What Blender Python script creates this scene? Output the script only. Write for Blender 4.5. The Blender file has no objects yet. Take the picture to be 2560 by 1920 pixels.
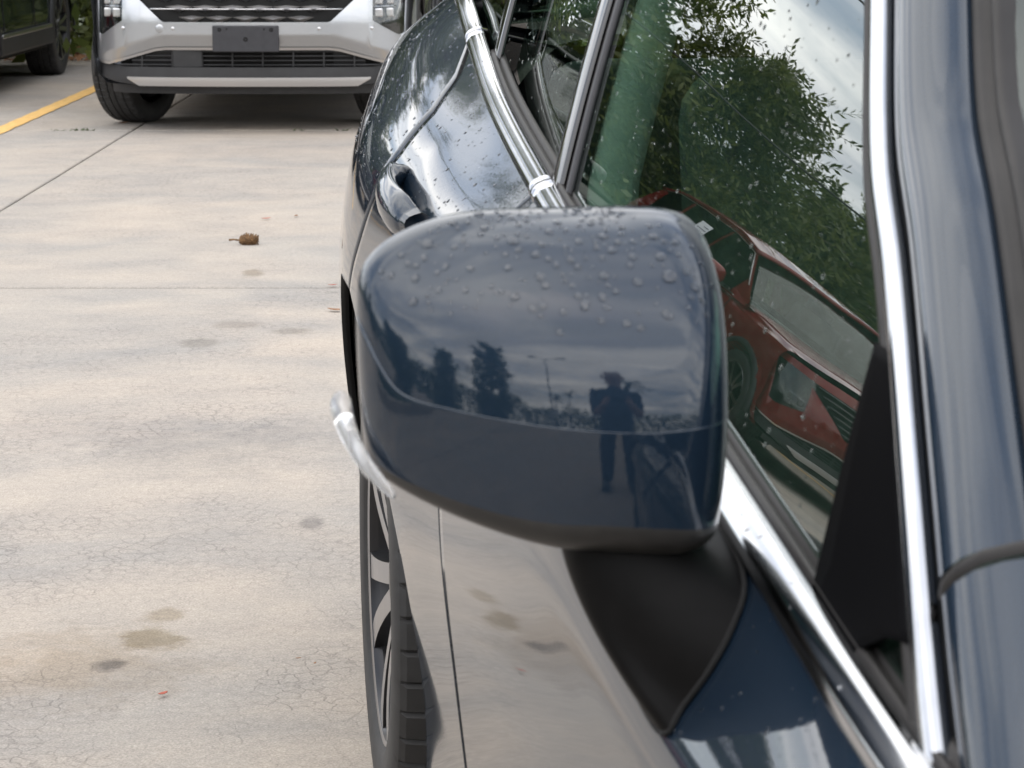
import bpy, bmesh, math, random
import numpy as np
from mathutils import Vector, Matrix

R = math.radians
rng = random.Random(7)
scene = bpy.context.scene
col = scene.collection

# ------------------------------------------------------------------ camera
CAM_H = 1.30
PITCH = math.atan(1210.0 / 6500.0)
cam_d = bpy.data.cameras.new('camera')
cam = bpy.data.objects.new('camera', cam_d)
col.objects.link(cam)
cam.location = (0, 0, CAM_H)
cam.rotation_euler = (math.pi / 2 - PITCH, 0, 0)
cam_d.sensor_width = 36.0
cam_d.lens = 36.0 * 6500.0 / 2560.0
cam_d.clip_start = 0.05
cam_d.clip_end = 2000
cam_d.dof.use_dof = True
cam_d.dof.focus_distance = 4.6
cam_d.dof.aperture_fstop = 22.0
scene.camera = cam

# ------------------------------------------------------------------ sky, sun, exposure
SUN_EL, SUN_AZ = R(58), R(208)          # azimuth measured from +Y towards +X
world = bpy.data.worlds.new('World')
scene.world = world
world.use_nodes = True
wn = world.node_tree.nodes
wl = world.node_tree.links
wn.clear()
w_out = wn.new('ShaderNodeOutputWorld')
w_bg = wn.new('ShaderNodeBackground')
w_bg.inputs['Strength'].default_value = 0.145
w_sky = wn.new('ShaderNodeTexSky')
w_sky.sky_type = 'NISHITA'
w_sky.sun_disc = False
w_sky.sun_elevation = SUN_EL
w_sky.sun_rotation = SUN_AZ
w_sky.dust_density = 2.0
w_tc = wn.new('ShaderNodeTexCoord')
w_sep = wn.new('ShaderNodeSeparateXYZ')
wl.new(w_tc.outputs['Generated'], w_sep.inputs[0])
# project the direction on a flat cloud layer
w_max = wn.new('ShaderNodeMath'); w_max.operation = 'MAXIMUM'; w_max.inputs[1].default_value = 0.0
wl.new(w_sep.outputs['Z'], w_max.inputs[0])
w_add = wn.new('ShaderNodeMath'); w_add.operation = 'ADD'; w_add.inputs[1].default_value = 0.16
wl.new(w_max.outputs[0], w_add.inputs[0])
w_div = wn.new('ShaderNodeVectorMath'); w_div.operation = 'DIVIDE'
w_cmb = wn.new('ShaderNodeCombineXYZ')
for i in range(3):
    wl.new(w_add.outputs[0], w_cmb.inputs[i])
wl.new(w_tc.outputs['Generated'], w_div.inputs[0])
wl.new(w_cmb.outputs[0], w_div.inputs[1])
w_map = wn.new('ShaderNodeMapping')
w_map.inputs['Scale'].default_value = (0.8, 1.5, 0.0)
w_map.inputs['Rotation'].default_value = (0, 0, 0.92)
wl.new(w_div.outputs[0], w_map.inputs[0])
w_n1 = wn.new('ShaderNodeTexNoise')
w_n1.inputs['Scale'].default_value = 1.3
w_n1.inputs['Detail'].default_value = 7
w_n1.inputs['Roughness'].default_value = 0.55
w_n1.inputs['Distortion'].default_value = 0.6
wl.new(w_map.outputs[0], w_n1.inputs['Vector'])
w_r1 = wn.new('ShaderNodeValToRGB')      # how much cloud
w_r1.color_ramp.elements[0].position = 0.36
w_r1.color_ramp.elements[0].color = (0.35, 0.35, 0.35, 1)
w_r1.color_ramp.elements[1].position = 0.56
w_r1.color_ramp.elements[1].color = (1, 1, 1, 1)
wl.new(w_n1.outputs['Fac'], w_r1.inputs[0])
w_n2 = wn.new('ShaderNodeTexNoise')
w_n2.inputs['Scale'].default_value = 0.9
w_n2.inputs['Detail'].default_value = 5
w_n2.inputs['Distortion'].default_value = 1.0
wl.new(w_map.outputs[0], w_n2.inputs['Vector'])
w_r2 = wn.new('ShaderNodeValToRGB')      # cloud brightness
w_r2.color_ramp.elements[0].position = 0.38
w_r2.color_ramp.elements[0].color = (5.2, 5.6, 6.4, 1)
w_r2.color_ramp.elements[1].position = 0.62
w_r2.color_ramp.elements[1].color = (12.2, 12.0, 11.7, 1)
wl.new(w_n2.outputs['Fac'], w_r2.inputs[0])
w_mix = wn.new('ShaderNodeMixRGB')
wl.new(w_r1.outputs[0], w_mix.inputs['Fac'])
wl.new(w_sky.outputs[0], w_mix.inputs['Color1'])
wl.new(w_r2.outputs[0], w_mix.inputs['Color2'])
wl.new(w_mix.outputs[0], w_bg.inputs['Color'])
wl.new(w_bg.outputs[0], w_out.inputs['Surface'])

sun_d = bpy.data.lights.new('sun', 'SUN')
sun_d.energy = 0.6
sun_d.angle = R(95)
sun_d.color = (1.0, 0.93, 0.84)
sun = bpy.data.objects.new('sun', sun_d)
col.objects.link(sun)
sdir = Vector((math.cos(SUN_EL) * math.sin(SUN_AZ), math.cos(SUN_EL) * math.cos(SUN_AZ), math.sin(SUN_EL)))
sun.rotation_euler = sdir.to_track_quat('Z', 'Y').to_euler()
sun.location = sdir * 40

scene.view_settings.view_transform = 'Standard'
scene.view_settings.look = 'None'
scene.view_settings.gamma = 1.0
scene.view_settings.exposure = 0.95
scene.view_settings.use_curve_mapping = False
scene.render.engine = 'CYCLES'
scene.cycles.max_bounces = 10
scene.cycles.transparent_max_bounces = 24
scene.cycles.use_denoising = True

# ------------------------------------------------------------------ materials
MATS = {}

def new_mat(name):
    m = bpy.data.materials.new(name)
    m.use_nodes = True
    MATS[name] = m
    return m, m.node_tree.nodes, m.node_tree.links, m.node_tree.nodes['Principled BSDF']

def simple(name, c, rough=0.5, metal=0.0, coat=0.0, spec=0.5, noise=0.0, nscale=20.0, bump=0.0, bscale=200.0, emit=None):
    m, n, l, b = new_mat(name)
    b.inputs['Base Color'].default_value = (*c, 1)
    b.inputs['Roughness'].default_value = rough
    b.inputs['Metallic'].default_value = metal
    b.inputs['Coat Weight'].default_value = coat
    b.inputs['Coat Roughness'].default_value = 0.03
    b.inputs['Specular IOR Level'].default_value = spec
    geo = n.new('ShaderNodeNewGeometry')
    if noise > 0:
        t = n.new('ShaderNodeTexNoise')
        t.inputs['Scale'].default_value = nscale
        t.inputs['Detail'].default_value = 5
        l.new(geo.outputs['Position'], t.inputs['Vector'])
        r = n.new('ShaderNodeValToRGB')
        r.color_ramp.elements[0].position = 0.3
        r.color_ramp.elements[1].position = 0.7
        r.color_ramp.elements[0].color = tuple(max(0, x * (1 - noise)) for x in c) + (1,)
        r.color_ramp.elements[1].color = tuple(min(1, x * (1 + noise)) for x in c) + (1,)
        l.new(t.outputs['Fac'], r.inputs[0])
        l.new(r.outputs[0], b.inputs['Base Color'])
    if bump > 0:
        t2 = n.new('ShaderNodeTexNoise')
        t2.inputs['Scale'].default_value = bscale
        t2.inputs['Detail'].default_value = 3
        l.new(geo.outputs['Position'], t2.inputs['Vector'])
        bp = n.new('ShaderNodeBump')
        bp.inputs['Strength'].default_value = bump
        bp.inputs['Distance'].default_value = 0.002
        l.new(t2.outputs['Fac'], bp.inputs['Height'])
        l.new(bp.outputs[0], b.inputs['Normal'])
    return m

def paint(name, c, metal=0.5, rough=0.38, spec=0.0):
    m, n, l, b = new_mat(name)
    b.inputs['Specular IOR Level'].default_value = spec
    b.inputs['Metallic'].default_value = metal
    b.inputs['Roughness'].default_value = rough
    b.inputs['Coat Weight'].default_value = 1.0
    b.inputs['Coat Roughness'].default_value = 0.015
    b.inputs['Coat IOR'].default_value = 1.52
    geo = n.new('ShaderNodeNewGeometry')
    v = n.new('ShaderNodeTexNoise')       # metallic flake
    v.inputs['Scale'].default_value = 900
    v.inputs['Detail'].default_value = 1
    l.new(geo.outputs['Position'], v.inputs['Vector'])
    r = n.new('ShaderNodeValToRGB')
    r.color_ramp.elements[0].color = tuple(x * 0.75 for x in c) + (1,)
    r.color_ramp.elements[1].color = tuple(min(1, x * 1.3) for x in c) + (1,)
    l.new(v.outputs['Fac'], r.inputs[0])
    l.new(r.outputs[0], b.inputs['Base Color'])
    o = n.new('ShaderNodeTexNoise')       # faint orange peel
    o.inputs['Scale'].default_value = 260
    o.inputs['Detail'].default_value = 1
    l.new(geo.outputs['Position'], o.inputs['Vector'])
    bp = n.new('ShaderNodeBump')
    bp.inputs['Strength'].default_value = 0.02
    bp.inputs['Distance'].default_value = 0.001
    l.new(o.outputs['Fac'], bp.inputs['Height'])
    l.new(bp.outputs[0], b.inputs['Coat Normal'])
    return m

def glass_mat(name, tint, ior=1.62, rough=0.0):
    m, n, l, b = new_mat(name)
    n.remove(b)
    out = n['Material Output']
    tr = n.new('ShaderNodeBsdfTransparent')
    tr.inputs['Color'].default_value = (*tint, 1)
    gl = n.new('ShaderNodeBsdfGlossy')
    gl.inputs['Roughness'].default_value = rough
    gl.inputs['Color'].default_value = (0.97, 1.0, 0.985, 1)
    fr = n.new('ShaderNodeFresnel')
    geo = n.new('ShaderNodeNewGeometry')      # same reflectance from both sides of the pane
    mi = n.new('ShaderNodeMath'); mi.operation = 'MULTIPLY_ADD'
    mi.inputs[1].default_value = 1.0 / ior - ior
    mi.inputs[2].default_value = ior
    l.new(geo.outputs['Backfacing'], mi.inputs[0])
    l.new(mi.outputs[0], fr.inputs['IOR'])
    mx = n.new('ShaderNodeMixShader')
    l.new(fr.outputs[0], mx.inputs['Fac'])
    l.new(tr.outputs[0], mx.inputs[1])
    l.new(gl.outputs[0], mx.inputs[2])
    l.new(mx.outputs[0], out.inputs['Surface'])
    return m

M_NAVY = paint('navy_paint', (0.0095, 0.0185, 0.032), 0.25, 0.34)
M_SILVER = paint('silver_paint', (0.38, 0.39, 0.405), 0.85, 0.33)
M_RED = paint('red_paint', (0.135, 0.008, 0.008), 0.2, 0.35)
M_WHITE = paint('white_paint', (0.72, 0.73, 0.73), 0.0, 0.4)
M_BLACKP = paint('black_paint', (0.010, 0.011, 0.013), 0.1, 0.3)
M_GREENP = paint('dark_green_paint', (0.012, 0.018, 0.014), 0.1, 0.3)
M_GREYP = paint('grey_paint', (0.09, 0.10, 0.11), 0.5, 0.35)
M_CHROME = simple('chrome', (0.42, 0.43, 0.45), 0.10, 1.0, noise=0.06, nscale=40, bump=0.02, bscale=30)
M_SATIN = simple('satin_silver', (0.55, 0.55, 0.56), 0.28, 1.0)
M_BLACK = simple('black_plastic', (0.016, 0.015, 0.014), 0.42, noise=0.25, nscale=60, bump=0.05, bscale=900)
M_GLOSSB = simple('gloss_black', (0.006, 0.006, 0.007), 0.10, coat=0.6)
M_BASE = simple('moulded_black_plastic', (0.0042, 0.004, 0.004), 0.5, spec=0.09, noise=0.2, nscale=60, bump=0.08, bscale=1200)
M_MATTEB = simple('matte_black', (0.0035, 0.0035, 0.004), 0.6, spec=0.02)
M_RUBBER = simple('rubber', (0.016, 0.0155, 0.0155), 0.62, noise=0.3, nscale=30, bump=0.1, bscale=400)
M_SEAL = simple('rubber_seal', (0.020, 0.0185, 0.018), 0.5, spec=0.2, noise=0.2)
M_VOID = simple('dark_gap', (0.004, 0.004, 0.004), 0.9)
M_GREYPL = simple('grey_cladding', (0.026, 0.026, 0.027), 0.55, spec=0.3, noise=0.15, nscale=15)
M_LIGHTPL = simple('grey_plate', (0.034, 0.034, 0.038), 0.5, spec=0.3, noise=0.1, nscale=25)
M_RIMDARK = simple('rim_dark', (0.02, 0.02, 0.022), 0.3, 0.6)
M_RIMSILV = simple('machined_alloy', (0.40, 0.40, 0.415), 0.30, 1.0)
M_LAMPD = simple('lamp_dark_lens', (0.10, 0.105, 0.11), 0.1, coat=0.6)
M_AMBER = simple('amber_lens', (0.6, 0.12, 0.01), 0.15, coat=0.5)
M_LENSRED = simple('red_lens', (0.35, 0.01, 0.01), 0.12, coat=0.8)
M_FABRIC = simple('seat_fabric', (0.10, 0.10, 0.10), 0.8, noise=0.2, nscale=60)
M_DASH = simple('dash_plastic', (0.055, 0.055, 0.055), 0.6)
M_TRIM = simple('pale_trim', (0.78, 0.78, 0.75), 0.7)
M_PAPER = simple('paper', (0.75, 0.76, 0.77), 0.7)
M_PRINT = simple('print_ink', (0.22, 0.23, 0.27), 0.8)
M_YELLOW = simple('yellow_line_paint', (0.60, 0.37, 0.12), 0.7, noise=0.22, nscale=22, bump=0.3, bscale=90)
M_BARK = simple('bark', (0.075, 0.060, 0.045), 0.9, noise=0.45, nscale=9, bump=0.6, bscale=30)
M_CONE = simple('seed_cone', (0.14, 0.075, 0.03), 0.8, noise=0.5, nscale=90)
M_DRY = simple('dry_leaf', (0.22, 0.10, 0.04), 0.7, noise=0.4, nscale=80)
M_DRYRED = simple('red_leaf', (0.30, 0.05, 0.02), 0.6, noise=0.3, nscale=80)
M_POLE = simple('galvanised', (0.28, 0.28, 0.28), 0.5, 0.4, noise=0.2)
M_MIRROR = simple('mirror_silver', (0.9, 0.9, 0.9), 0.01, 1.0)
M_GLASS = glass_mat('side_glass', (0.42, 0.60, 0.51), 1.82)
M_GLASSD = glass_mat('dark_glass', (0.16, 0.20, 0.19), 1.6)
M_CLEAR = glass_mat('clear_cover', (0.93, 0.94, 0.94), 1.4)
M_WIND = glass_mat('windscreen_glass', (0.50, 0.62, 0.58), 1.60)

def lens_mat():
    m, n, l, b = new_mat('clear_lens')
    b.inputs['Base Color'].default_value = (0.96, 0.96, 0.96, 1)
    b.inputs['Roughness'].default_value = 0.04
    b.inputs['Transmission Weight'].default_value = 0.85
    b.inputs['IOR'].default_value = 1.5
    return m
M_LENS = lens_mat()

def water_mat():
    m, n, l, b = new_mat('water_drop')
    b.inputs['Base Color'].default_value = (1, 1, 1, 1)
    b.inputs['Roughness'].default_value = 0.0
    b.inputs['Transmission Weight'].default_value = 1.0
    b.inputs['IOR'].default_value = 1.33
    return m
M_WATER = water_mat()

def leaf_mat(name, c1, c2):
    m, n, l, b = new_mat(name)
    geo = n.new('ShaderNodeNewGeometry')
    oi = n.new('ShaderNodeObjectInfo')
    t = n.new('ShaderNodeTexNoise')
    t.inputs['Scale'].default_value = 1.6
    t.inputs['Detail'].default_value = 4
    l.new(geo.outputs['Position'], t.inputs['Vector'])
    ad = n.new('ShaderNodeMath'); ad.operation = 'ADD'
    l.new(t.outputs['Fac'], ad.inputs[0])
    mu = n.new('ShaderNodeMath'); mu.operation = 'MULTIPLY_ADD'
    mu.inputs[1].default_value = 0.3; mu.inputs[2].default_value = -0.15
    l.new(geo.outputs['Random Per Island'], mu.inputs[0])
    l.new(mu.outputs[0], ad.inputs[1])
    r = n.new('ShaderNodeValToRGB')
    r.color_ramp.elements[0].position = 0.35
    r.color_ramp.elements[1].position = 0.68
    r.color_ramp.elements[0].color = (*c1, 1)
    r.color_ramp.elements[1].color = (*c2, 1)
    l.new(ad.outputs[0], r.inputs[0])
    l.new(r.outputs[0], b.inputs['Base Color'])
    b.inputs['Roughness'].default_value = 0.45
    tl = n.new('ShaderNodeBsdfTranslucent')
    l.new(r.outputs[0], tl.inputs['Color'])
    mx = n.new('ShaderNodeMixShader')
    mx.inputs['Fac'].default_value = 0.45
    l.new(b.outputs[0], mx.inputs[1])
    l.new(tl.outputs[0], mx.inputs[2])
    l.new(mx.outputs[0], n['Material Output'].inputs['Surface'])
    return m
M_LEAF = leaf_mat('leaf_green', (0.060, 0.082, 0.015), (0.165, 0.195, 0.030))
M_LEAF2 = leaf_mat('leaf_dark', (0.050, 0.070, 0.016), (0.140, 0.165, 0.036))
M_PALM = leaf_mat('palm_leaf', (0.03, 0.05, 0.014), (0.07, 0.10, 0.03))
M_GRASS = leaf_mat('grass', (0.030, 0.050, 0.012), (0.07, 0.10, 0.025))

def concrete_mat():
    m, n, l, b = new_mat('concrete')
    geo = n.new('ShaderNodeNewGeometry')
    P = geo.outputs['Position']
    def noise(scale, detail=4, rough=0.55, dist=0.0, vec=P):
        t = n.new('ShaderNodeTexNoise')
        t.inputs['Scale'].default_value = scale
        t.inputs['Detail'].default_value = detail
        t.inputs['Roughness'].default_value = rough
        t.inputs['Distortion'].default_value = dist
        l.new(vec, t.inputs['Vector'])
        return t.outputs['Fac']
    def ramp(src, p0, c0, p1, c1):
        r = n.new('ShaderNodeValToRGB')
        r.color_ramp.elements[0].position = p0
        r.color_ramp.elements[1].position = p1
        r.color_ramp.elements[0].color = (*c0, 1)
        r.color_ramp.elements[1].color = (*c1, 1)
        l.new(src, r.inputs[0])
        return r.outputs[0]
    def mix(kind, fac, a, c):
        x = n.new('ShaderNodeMixRGB'); x.blend_type = kind
        if isinstance(fac, float): x.inputs[0].default_value = fac
        else: l.new(fac, x.inputs[0])
        l.new(a, x.inputs[1])
        if isinstance(c, tuple): x.inputs[2].default_value = (*c, 1)
        else: l.new(c, x.inputs[2])
        return x.outputs[0]
    def math_(op, a, c=None):
        x = n.new('ShaderNodeMath'); x.operation = op
        for i, q in enumerate((a, c)):
            if q is None: continue
            if isinstance(q, (int, float)): x.inputs[i].default_value = q
            else: l.new(q, x.inputs[i])
        return x.outputs[0]
    base = ramp(noise(0.9, 6, 0.6, 0.8), 0.34, (0.312, 0.291, 0.262), 0.66, (0.402, 0.350, 0.292))
    base = mix('MULTIPLY', 0.55, base, ramp(noise(3.2, 6, 0.65, 0.5), 0.35, (0.82, 0.825, 0.84), 0.62, (1.04, 1.02, 1.0)))
    # sideways smears left by water
    mp = n.new('ShaderNodeMapping'); mp.inputs['Scale'].default_value = (1.6, 6.0, 1)
    l.new(P, mp.inputs[0])
    base = mix('MULTIPLY', 0.24, base, ramp(noise(1.4, 6, 0.6, 1.5, mp.outputs[0]), 0.36, (0.84, 0.845, 0.86), 0.58, (1.04, 1.03, 1.02)))
    base = mix('MULTIPLY', 0.75, base, ramp(noise(230, 2, 0.5), 0.30, (0.70, 0.70, 0.70), 0.68, (1.20, 1.20, 1.20)))
    base = mix('MULTIPLY', 0.5, base, ramp(noise(60, 4, 0.7), 0.32, (0.72, 0.72, 0.72), 0.66, (1.15, 1.15, 1.15)))
    # crazing
    wob = n.new('ShaderNodeTexNoise'); wob.inputs['Scale'].default_value = 26; wob.inputs['Detail'].default_value = 4
    l.new(P, wob.inputs['Vector'])
    vm = n.new('ShaderNodeVectorMath'); vm.operation = 'SCALE'; vm.inputs['Scale'].default_value = 0.04
    l.new(wob.outputs['Color'], vm.inputs[0])
    va = n.new('ShaderNodeVectorMath'); va.operation = 'ADD'
    l.new(P, va.inputs[0]); l.new(vm.outputs[0], va.inputs[1])
    vo = n.new('ShaderNodeTexVoronoi'); vo.feature = 'DISTANCE_TO_EDGE'
    vo.inputs['Scale'].default_value = 27
    l.new(va.outputs[0], vo.inputs['Vector'])
    crack = ramp(vo.outputs['Distance'], 0.0, (1, 1, 1), 0.085, (0, 0, 0))
    cmask = ramp(noise(0.8, 5, 0.65, 0.8), 0.38, (0, 0, 0), 0.62, (1, 1, 1))
    cm2 = math_('MULTIPLY', crack, cmask)
    cm3 = math_('MULTIPLY', cm2, ramp(noise(7, 3), 0.30, (0.1, 0.1, 0.1), 0.6, (1, 1, 1)))
    base = mix('MULTIPLY', math_('MULTIPLY', cm3, 0.60), base, (0.50, 0.49, 0.50))
    base = mix('MULTIPLY', math_('MULTIPLY', cmask, 0.28), base, (0.72, 0.74, 0.80))
    # stains and broad darker patches, each with a place of its own
    sep = n.new('ShaderNodeSeparateXYZ'); l.new(P, sep.inputs[0])
    wn_ = noise(11, 5, 0.65)
    def stain_patch(x, y, rx, ry, colr, amt, soft=0.5):
        nonlocal base
        dx = math_('DIVIDE', math_('SUBTRACT', sep.outputs['X'], x), rx)
        dy = math_('DIVIDE', math_('SUBTRACT', sep.outputs['Y'], y), ry)
        d = math_('SQRT', math_('ADD', math_('MULTIPLY', dx, dx), math_('MULTIPLY', dy, dy)))
        d = math_('ADD', d, math_('MULTIPLY', math_('SUBTRACT', wn_, 0.5), 1.9))
        base = mix('MULTIPLY', math_('MULTIPLY', ramp(d, 1.0 - soft, (1, 1, 1), 1.0, (0, 0, 0)), amt), base, colr)
    for s in STAINS_PATCHES:
        stain_patch(*s)
    l.new(base, b.inputs['Base Color'])
    b.inputs['Roughness'].default_value = 0.82
    b.inputs['Specular IOR Level'].default_value = 0.3
    bp = n.new('ShaderNodeBump')
    bp.inputs['Strength'].default_value = 0.5
    bp.inputs['Distance'].default_value = 0.003
    hh = math_('SUBTRACT', noise(190, 4, 0.7), math_('MULTIPLY', cm3, 1.2))
    l.new(hh, bp.inputs['Height'])
    l.new(bp.outputs[0], b.inputs['Normal'])
    return m
STAINS_PATCHES = [(-0.697, 4.323, 0.034, 0.05, (0.34, 0.34, 0.36), 0.8, 0.6),
          (-0.643, 4.484, 0.062, 0.085, (0.66, 0.62, 0.52), 0.9, 0.35),
          (-0.635, 4.65, 0.045, 0.055, (0.72, 0.68, 0.60), 0.85, 0.4),
          (-0.76, 4.32, 0.26, 0.28, (0.78, 0.73, 0.66), 0.85, 0.8),
          (-0.423, 5.37, 0.035, 0.07, (0.58, 0.58, 0.60), 0.85, 0.4),
          (-0.73, 6.15, 0.40, 0.40, (0.72, 0.74, 0.77), 0.7, 0.9),
          (-0.50, 6.30, 0.30, 0.22, (0.76, 0.77, 0.80), 0.6, 0.9),
          (-1.05, 6.33, 0.45, 0.30, (0.80, 0.80, 0.83), 0.5, 0.9),
          (-0.925, 7.65, 0.07, 0.10, (0.70, 0.69, 0.67), 0.8, 0.5),
          (-0.675, 7.87, 0.07, 0.09, (0.70, 0.68, 0.66), 0.8, 0.5),
          (-0.86, 8.0, 0.09, 0.10, (0.74, 0.72, 0.70), 0.7, 0.5),
          (-0.92, 9.13, 0.05, 0.12, (0.62, 0.58, 0.52), 0.8, 0.5),
          (-1.3, 13.6, 1.5, 1.1, (0.80, 0.79, 0.79), 0.6, 0.9),  # broad soft darker patch in front of the silver car
          (-2.5, 16.6, 0.9, 0.8, (0.72, 0.70, 0.68), 0.7, 0.8)]  # broad soft darker patch by the silver car's front wheel
M_CONC = concrete_mat()
M_DIRT = simple('joint_dirt', (0.035, 0.033, 0.03), 0.9, noise=0.4, nscale=30)
M_ASPH = simple('asphalt', (0.055, 0.055, 0.056), 0.85, noise=0.3, nscale=40, bump=0.4, bscale=160)
M_SOIL = simple('soil_grass', (0.045, 0.058, 0.022), 0.95, noise=0.6, nscale=1.5, bump=0.6, bscale=60)
M_SKIN = simple('skin', (0.36, 0.21, 0.15), 0.5, noise=0.1)
M_SHIRT = simple('shirt_cloth', (0.020, 0.026, 0.040), 0.85, noise=0.2, nscale=40)
M_JEANS = simple('jeans_cloth', (0.026, 0.036, 0.065), 0.85, noise=0.25, nscale=60)
M_HAIR = simple('hair', (0.02, 0.015, 0.012), 0.6)

# ------------------------------------------------------------------ helpers
def mesh_obj(name, verts, faces, mat, parent=None, smooth=True, mats=None, mi=None):
    me = bpy.data.meshes.new(name)
    me.from_pydata([tuple(map(float, v)) for v in verts], [], faces)
    if mats:
        for q in mats: me.materials.append(q)
        me.polygons.foreach_set('material_index', mi)
    elif mat:
        me.materials.append(mat)
    if smooth:
        me.polygons.foreach_set('use_smooth', [True] * len(me.polygons))
    me.update()
    o = bpy.data.objects.new(name, me)
    col.objects.link(o)
    if parent: o.parent = parent
    return o

def thing(name, label, cat, loc=(0, 0, 0), rz=0.0, group=None):
    o = bpy.data.objects.new(name, None)
    o.empty_display_size = 0.2
    col.objects.link(o)
    o.location = loc
    o.rotation_euler = (0, 0, rz)
    tag(o, label, cat, group)
    return o

def tag(o, label, cat, group=None):
    o['label'] = label
    o['category'] = cat
    if group: o['group'] = group
    return o

def part_empty(name, parent, loc=(0, 0, 0), rot=(0, 0, 0)):
    o = bpy.data.objects.new(name, None)
    o.empty_display_size = 0.1
    col.objects.link(o)
    o.parent = parent
    o.location = loc
    o.rotation_euler = rot
    return o

def grid(nu, nv, fn, close_u=False):
    vs = [fn(i / (nu - (0 if close_u else 1)), j / (nv - 1)) for i in range(nu) for j in range(nv)]
    fs = []
    for i in range(nu if close_u else nu - 1):
        k = (i + 1) % nu
        for j in range(nv - 1):
            fs.append((i * nv + j, k * nv + j, k * nv + j + 1, i * nv + j + 1))
    return vs, fs

class MB:
    def __init__(s): s.v = []; s.f = []; s.m = []
    def add(s, v, f, m=0):
        o = len(s.v)
        s.v += [tuple(map(float, q)) for q in v]
        s.f += [tuple(i + o for i in q) for q in f]
        s.m += [m] * len(f)
        return s
    def box(s, c, d, rz=0.0, m=0, taper=1.0):
        cx, cy, cz = c; a, b, h = d[0] / 2, d[1] / 2, d[2] / 2
        p = [(-a, -b, -h), (a, -b, -h), (a, b, -h), (-a, b, -h), (-a * taper, -b * taper, h), (a * taper, -b * taper, h), (a * taper, b * taper, h), (-a * taper, b * taper, h)]
        ca, sa = math.cos(rz), math.sin(rz)
        v = [(cx + x * ca - y * sa, cy + x * sa + y * ca, cz + z) for x, y, z in p]
        return s.add(v, [(0, 3, 2, 1), (4, 5, 6, 7), (0, 1, 5, 4), (1, 2, 6, 5), (2, 3, 7, 6), (3, 0, 4, 7)], m)
    def tube(s, pts, rad, n=8, m=0, caps=True):
        P = [Vector(p) for p in pts]
        if not hasattr(rad, '__len__'): rad = [rad] * len(P)
        rings = []
        up = Vector((0, 0, 1))
        for i, p in enumerate(P):
            t = (P[min(i + 1, len(P) - 1)] - P[max(i - 1, 0)]).normalized()
            a = t.cross(up)
            if a.length < 1e-3: a = t.cross(Vector((1, 0, 0)))
            a.normalize(); b = t.cross(a)
            rings.append([p + (a * math.cos(2 * math.pi * k / n) + b * math.sin(2 * math.pi * k / n)) * rad[i] for k in range(n)])
        v = [q for r in rings for q in r]
        f = []
        for i in range(len(P) - 1):
            for k in range(n):
                f.append((i * n + k, i * n + (k + 1) % n, (i + 1) * n + (k + 1) % n, (i + 1) * n + k))
        if caps:
            f.append(tuple(range(n))); f.append(tuple((len(P) - 1) * n + k for k in range(n)))
        return s.add(v, f, m)
    def build(s, name, mat, parent=None, smooth=False, mats=None):
        return mesh_obj(name, s.v, s.f, mat, parent, smooth, mats, s.m if mats else None)

def catmull(ts, vals, t):
    ts = np.asarray(ts, float); vals = np.asarray(vals, float)
    t = min(max(t, ts[0]), ts[-1])
    i = min(int(np.searchsorted(ts, t, 'right')) - 1, len(ts) - 2)
    h = ts[i + 1] - ts[i]
    def slope(k):
        if k == 0: return (vals[1] - vals[0]) / (ts[1] - ts[0])
        if k == len(ts) - 1: return (vals[-1] - vals[-2]) / (ts[-1] - ts[-2])
        return (vals[k + 1] - vals[k - 1]) / (ts[k + 1] - ts[k - 1])
    s = (t - ts[i]) / h
    return ((2 * s**3 - 3 * s**2 + 1) * vals[i] + (s**3 - 2 * s**2 + s) * h * slope(i)
            + (-2 * s**3 + 3 * s**2) * vals[i + 1] + (s**3 - s**2) * h * slope(i + 1))

def smoothmod(o, lvl=1):
    m = o.modifiers.new('sub', 'SUBSURF'); m.levels = lvl; m.render_levels = lvl
    return o

def solid(o, t, off=-1.0):
    m = o.modifiers.new('solid', 'SOLIDIFY'); m.thickness = t; m.offset = off
    return o

def bevel(o, w, seg=2, ang=35):
    m = o.modifiers.new('bevel', 'BEVEL'); m.width = w; m.segments = seg
    m.limit_method = 'ANGLE'; m.angle_limit = R(ang)
    return o

def sweep(curve, profile_fn, n_prof, close=False):
    """curve: list of (point, side_vec, up_vec); profile_fn(j)->(a,b)"""
    vs = []
    for c, a, b in curve:
        for j in range(n_prof):
            pa, pb = profile_fn(j)
            vs.append(Vector(c) + Vector(a) * pa + Vector(b) * pb)
    fs = []
    m = n_prof if close else n_prof - 1
    for i in range(len(curve) - 1):
        for j in range(m):
            k = (j + 1) % n_prof
            fs.append((i * n_prof + j, i * n_prof + k, (i + 1) * n_prof + k, (i + 1) * n_prof + j))
    return vs, fs

def lathe(profile, n=48, axis='X'):
    """profile (a, r): a along the axis."""
    vs = []
    for i in range(n):
        t = 2 * math.pi * i / n
        for a, r in profile:
            vs.append((a, r * math.cos(t), r * math.sin(t)) if axis == 'X' else (r * math.cos(t), r * math.sin(t), a))
    fs = []; k = len(profile)
    for i in range(n):
        q = (i + 1) % n
        for j in range(k - 1):
            fs.append((i * k + j, i * k + j + 1, q * k + j + 1, q * k + j))
    return vs, fs
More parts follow.
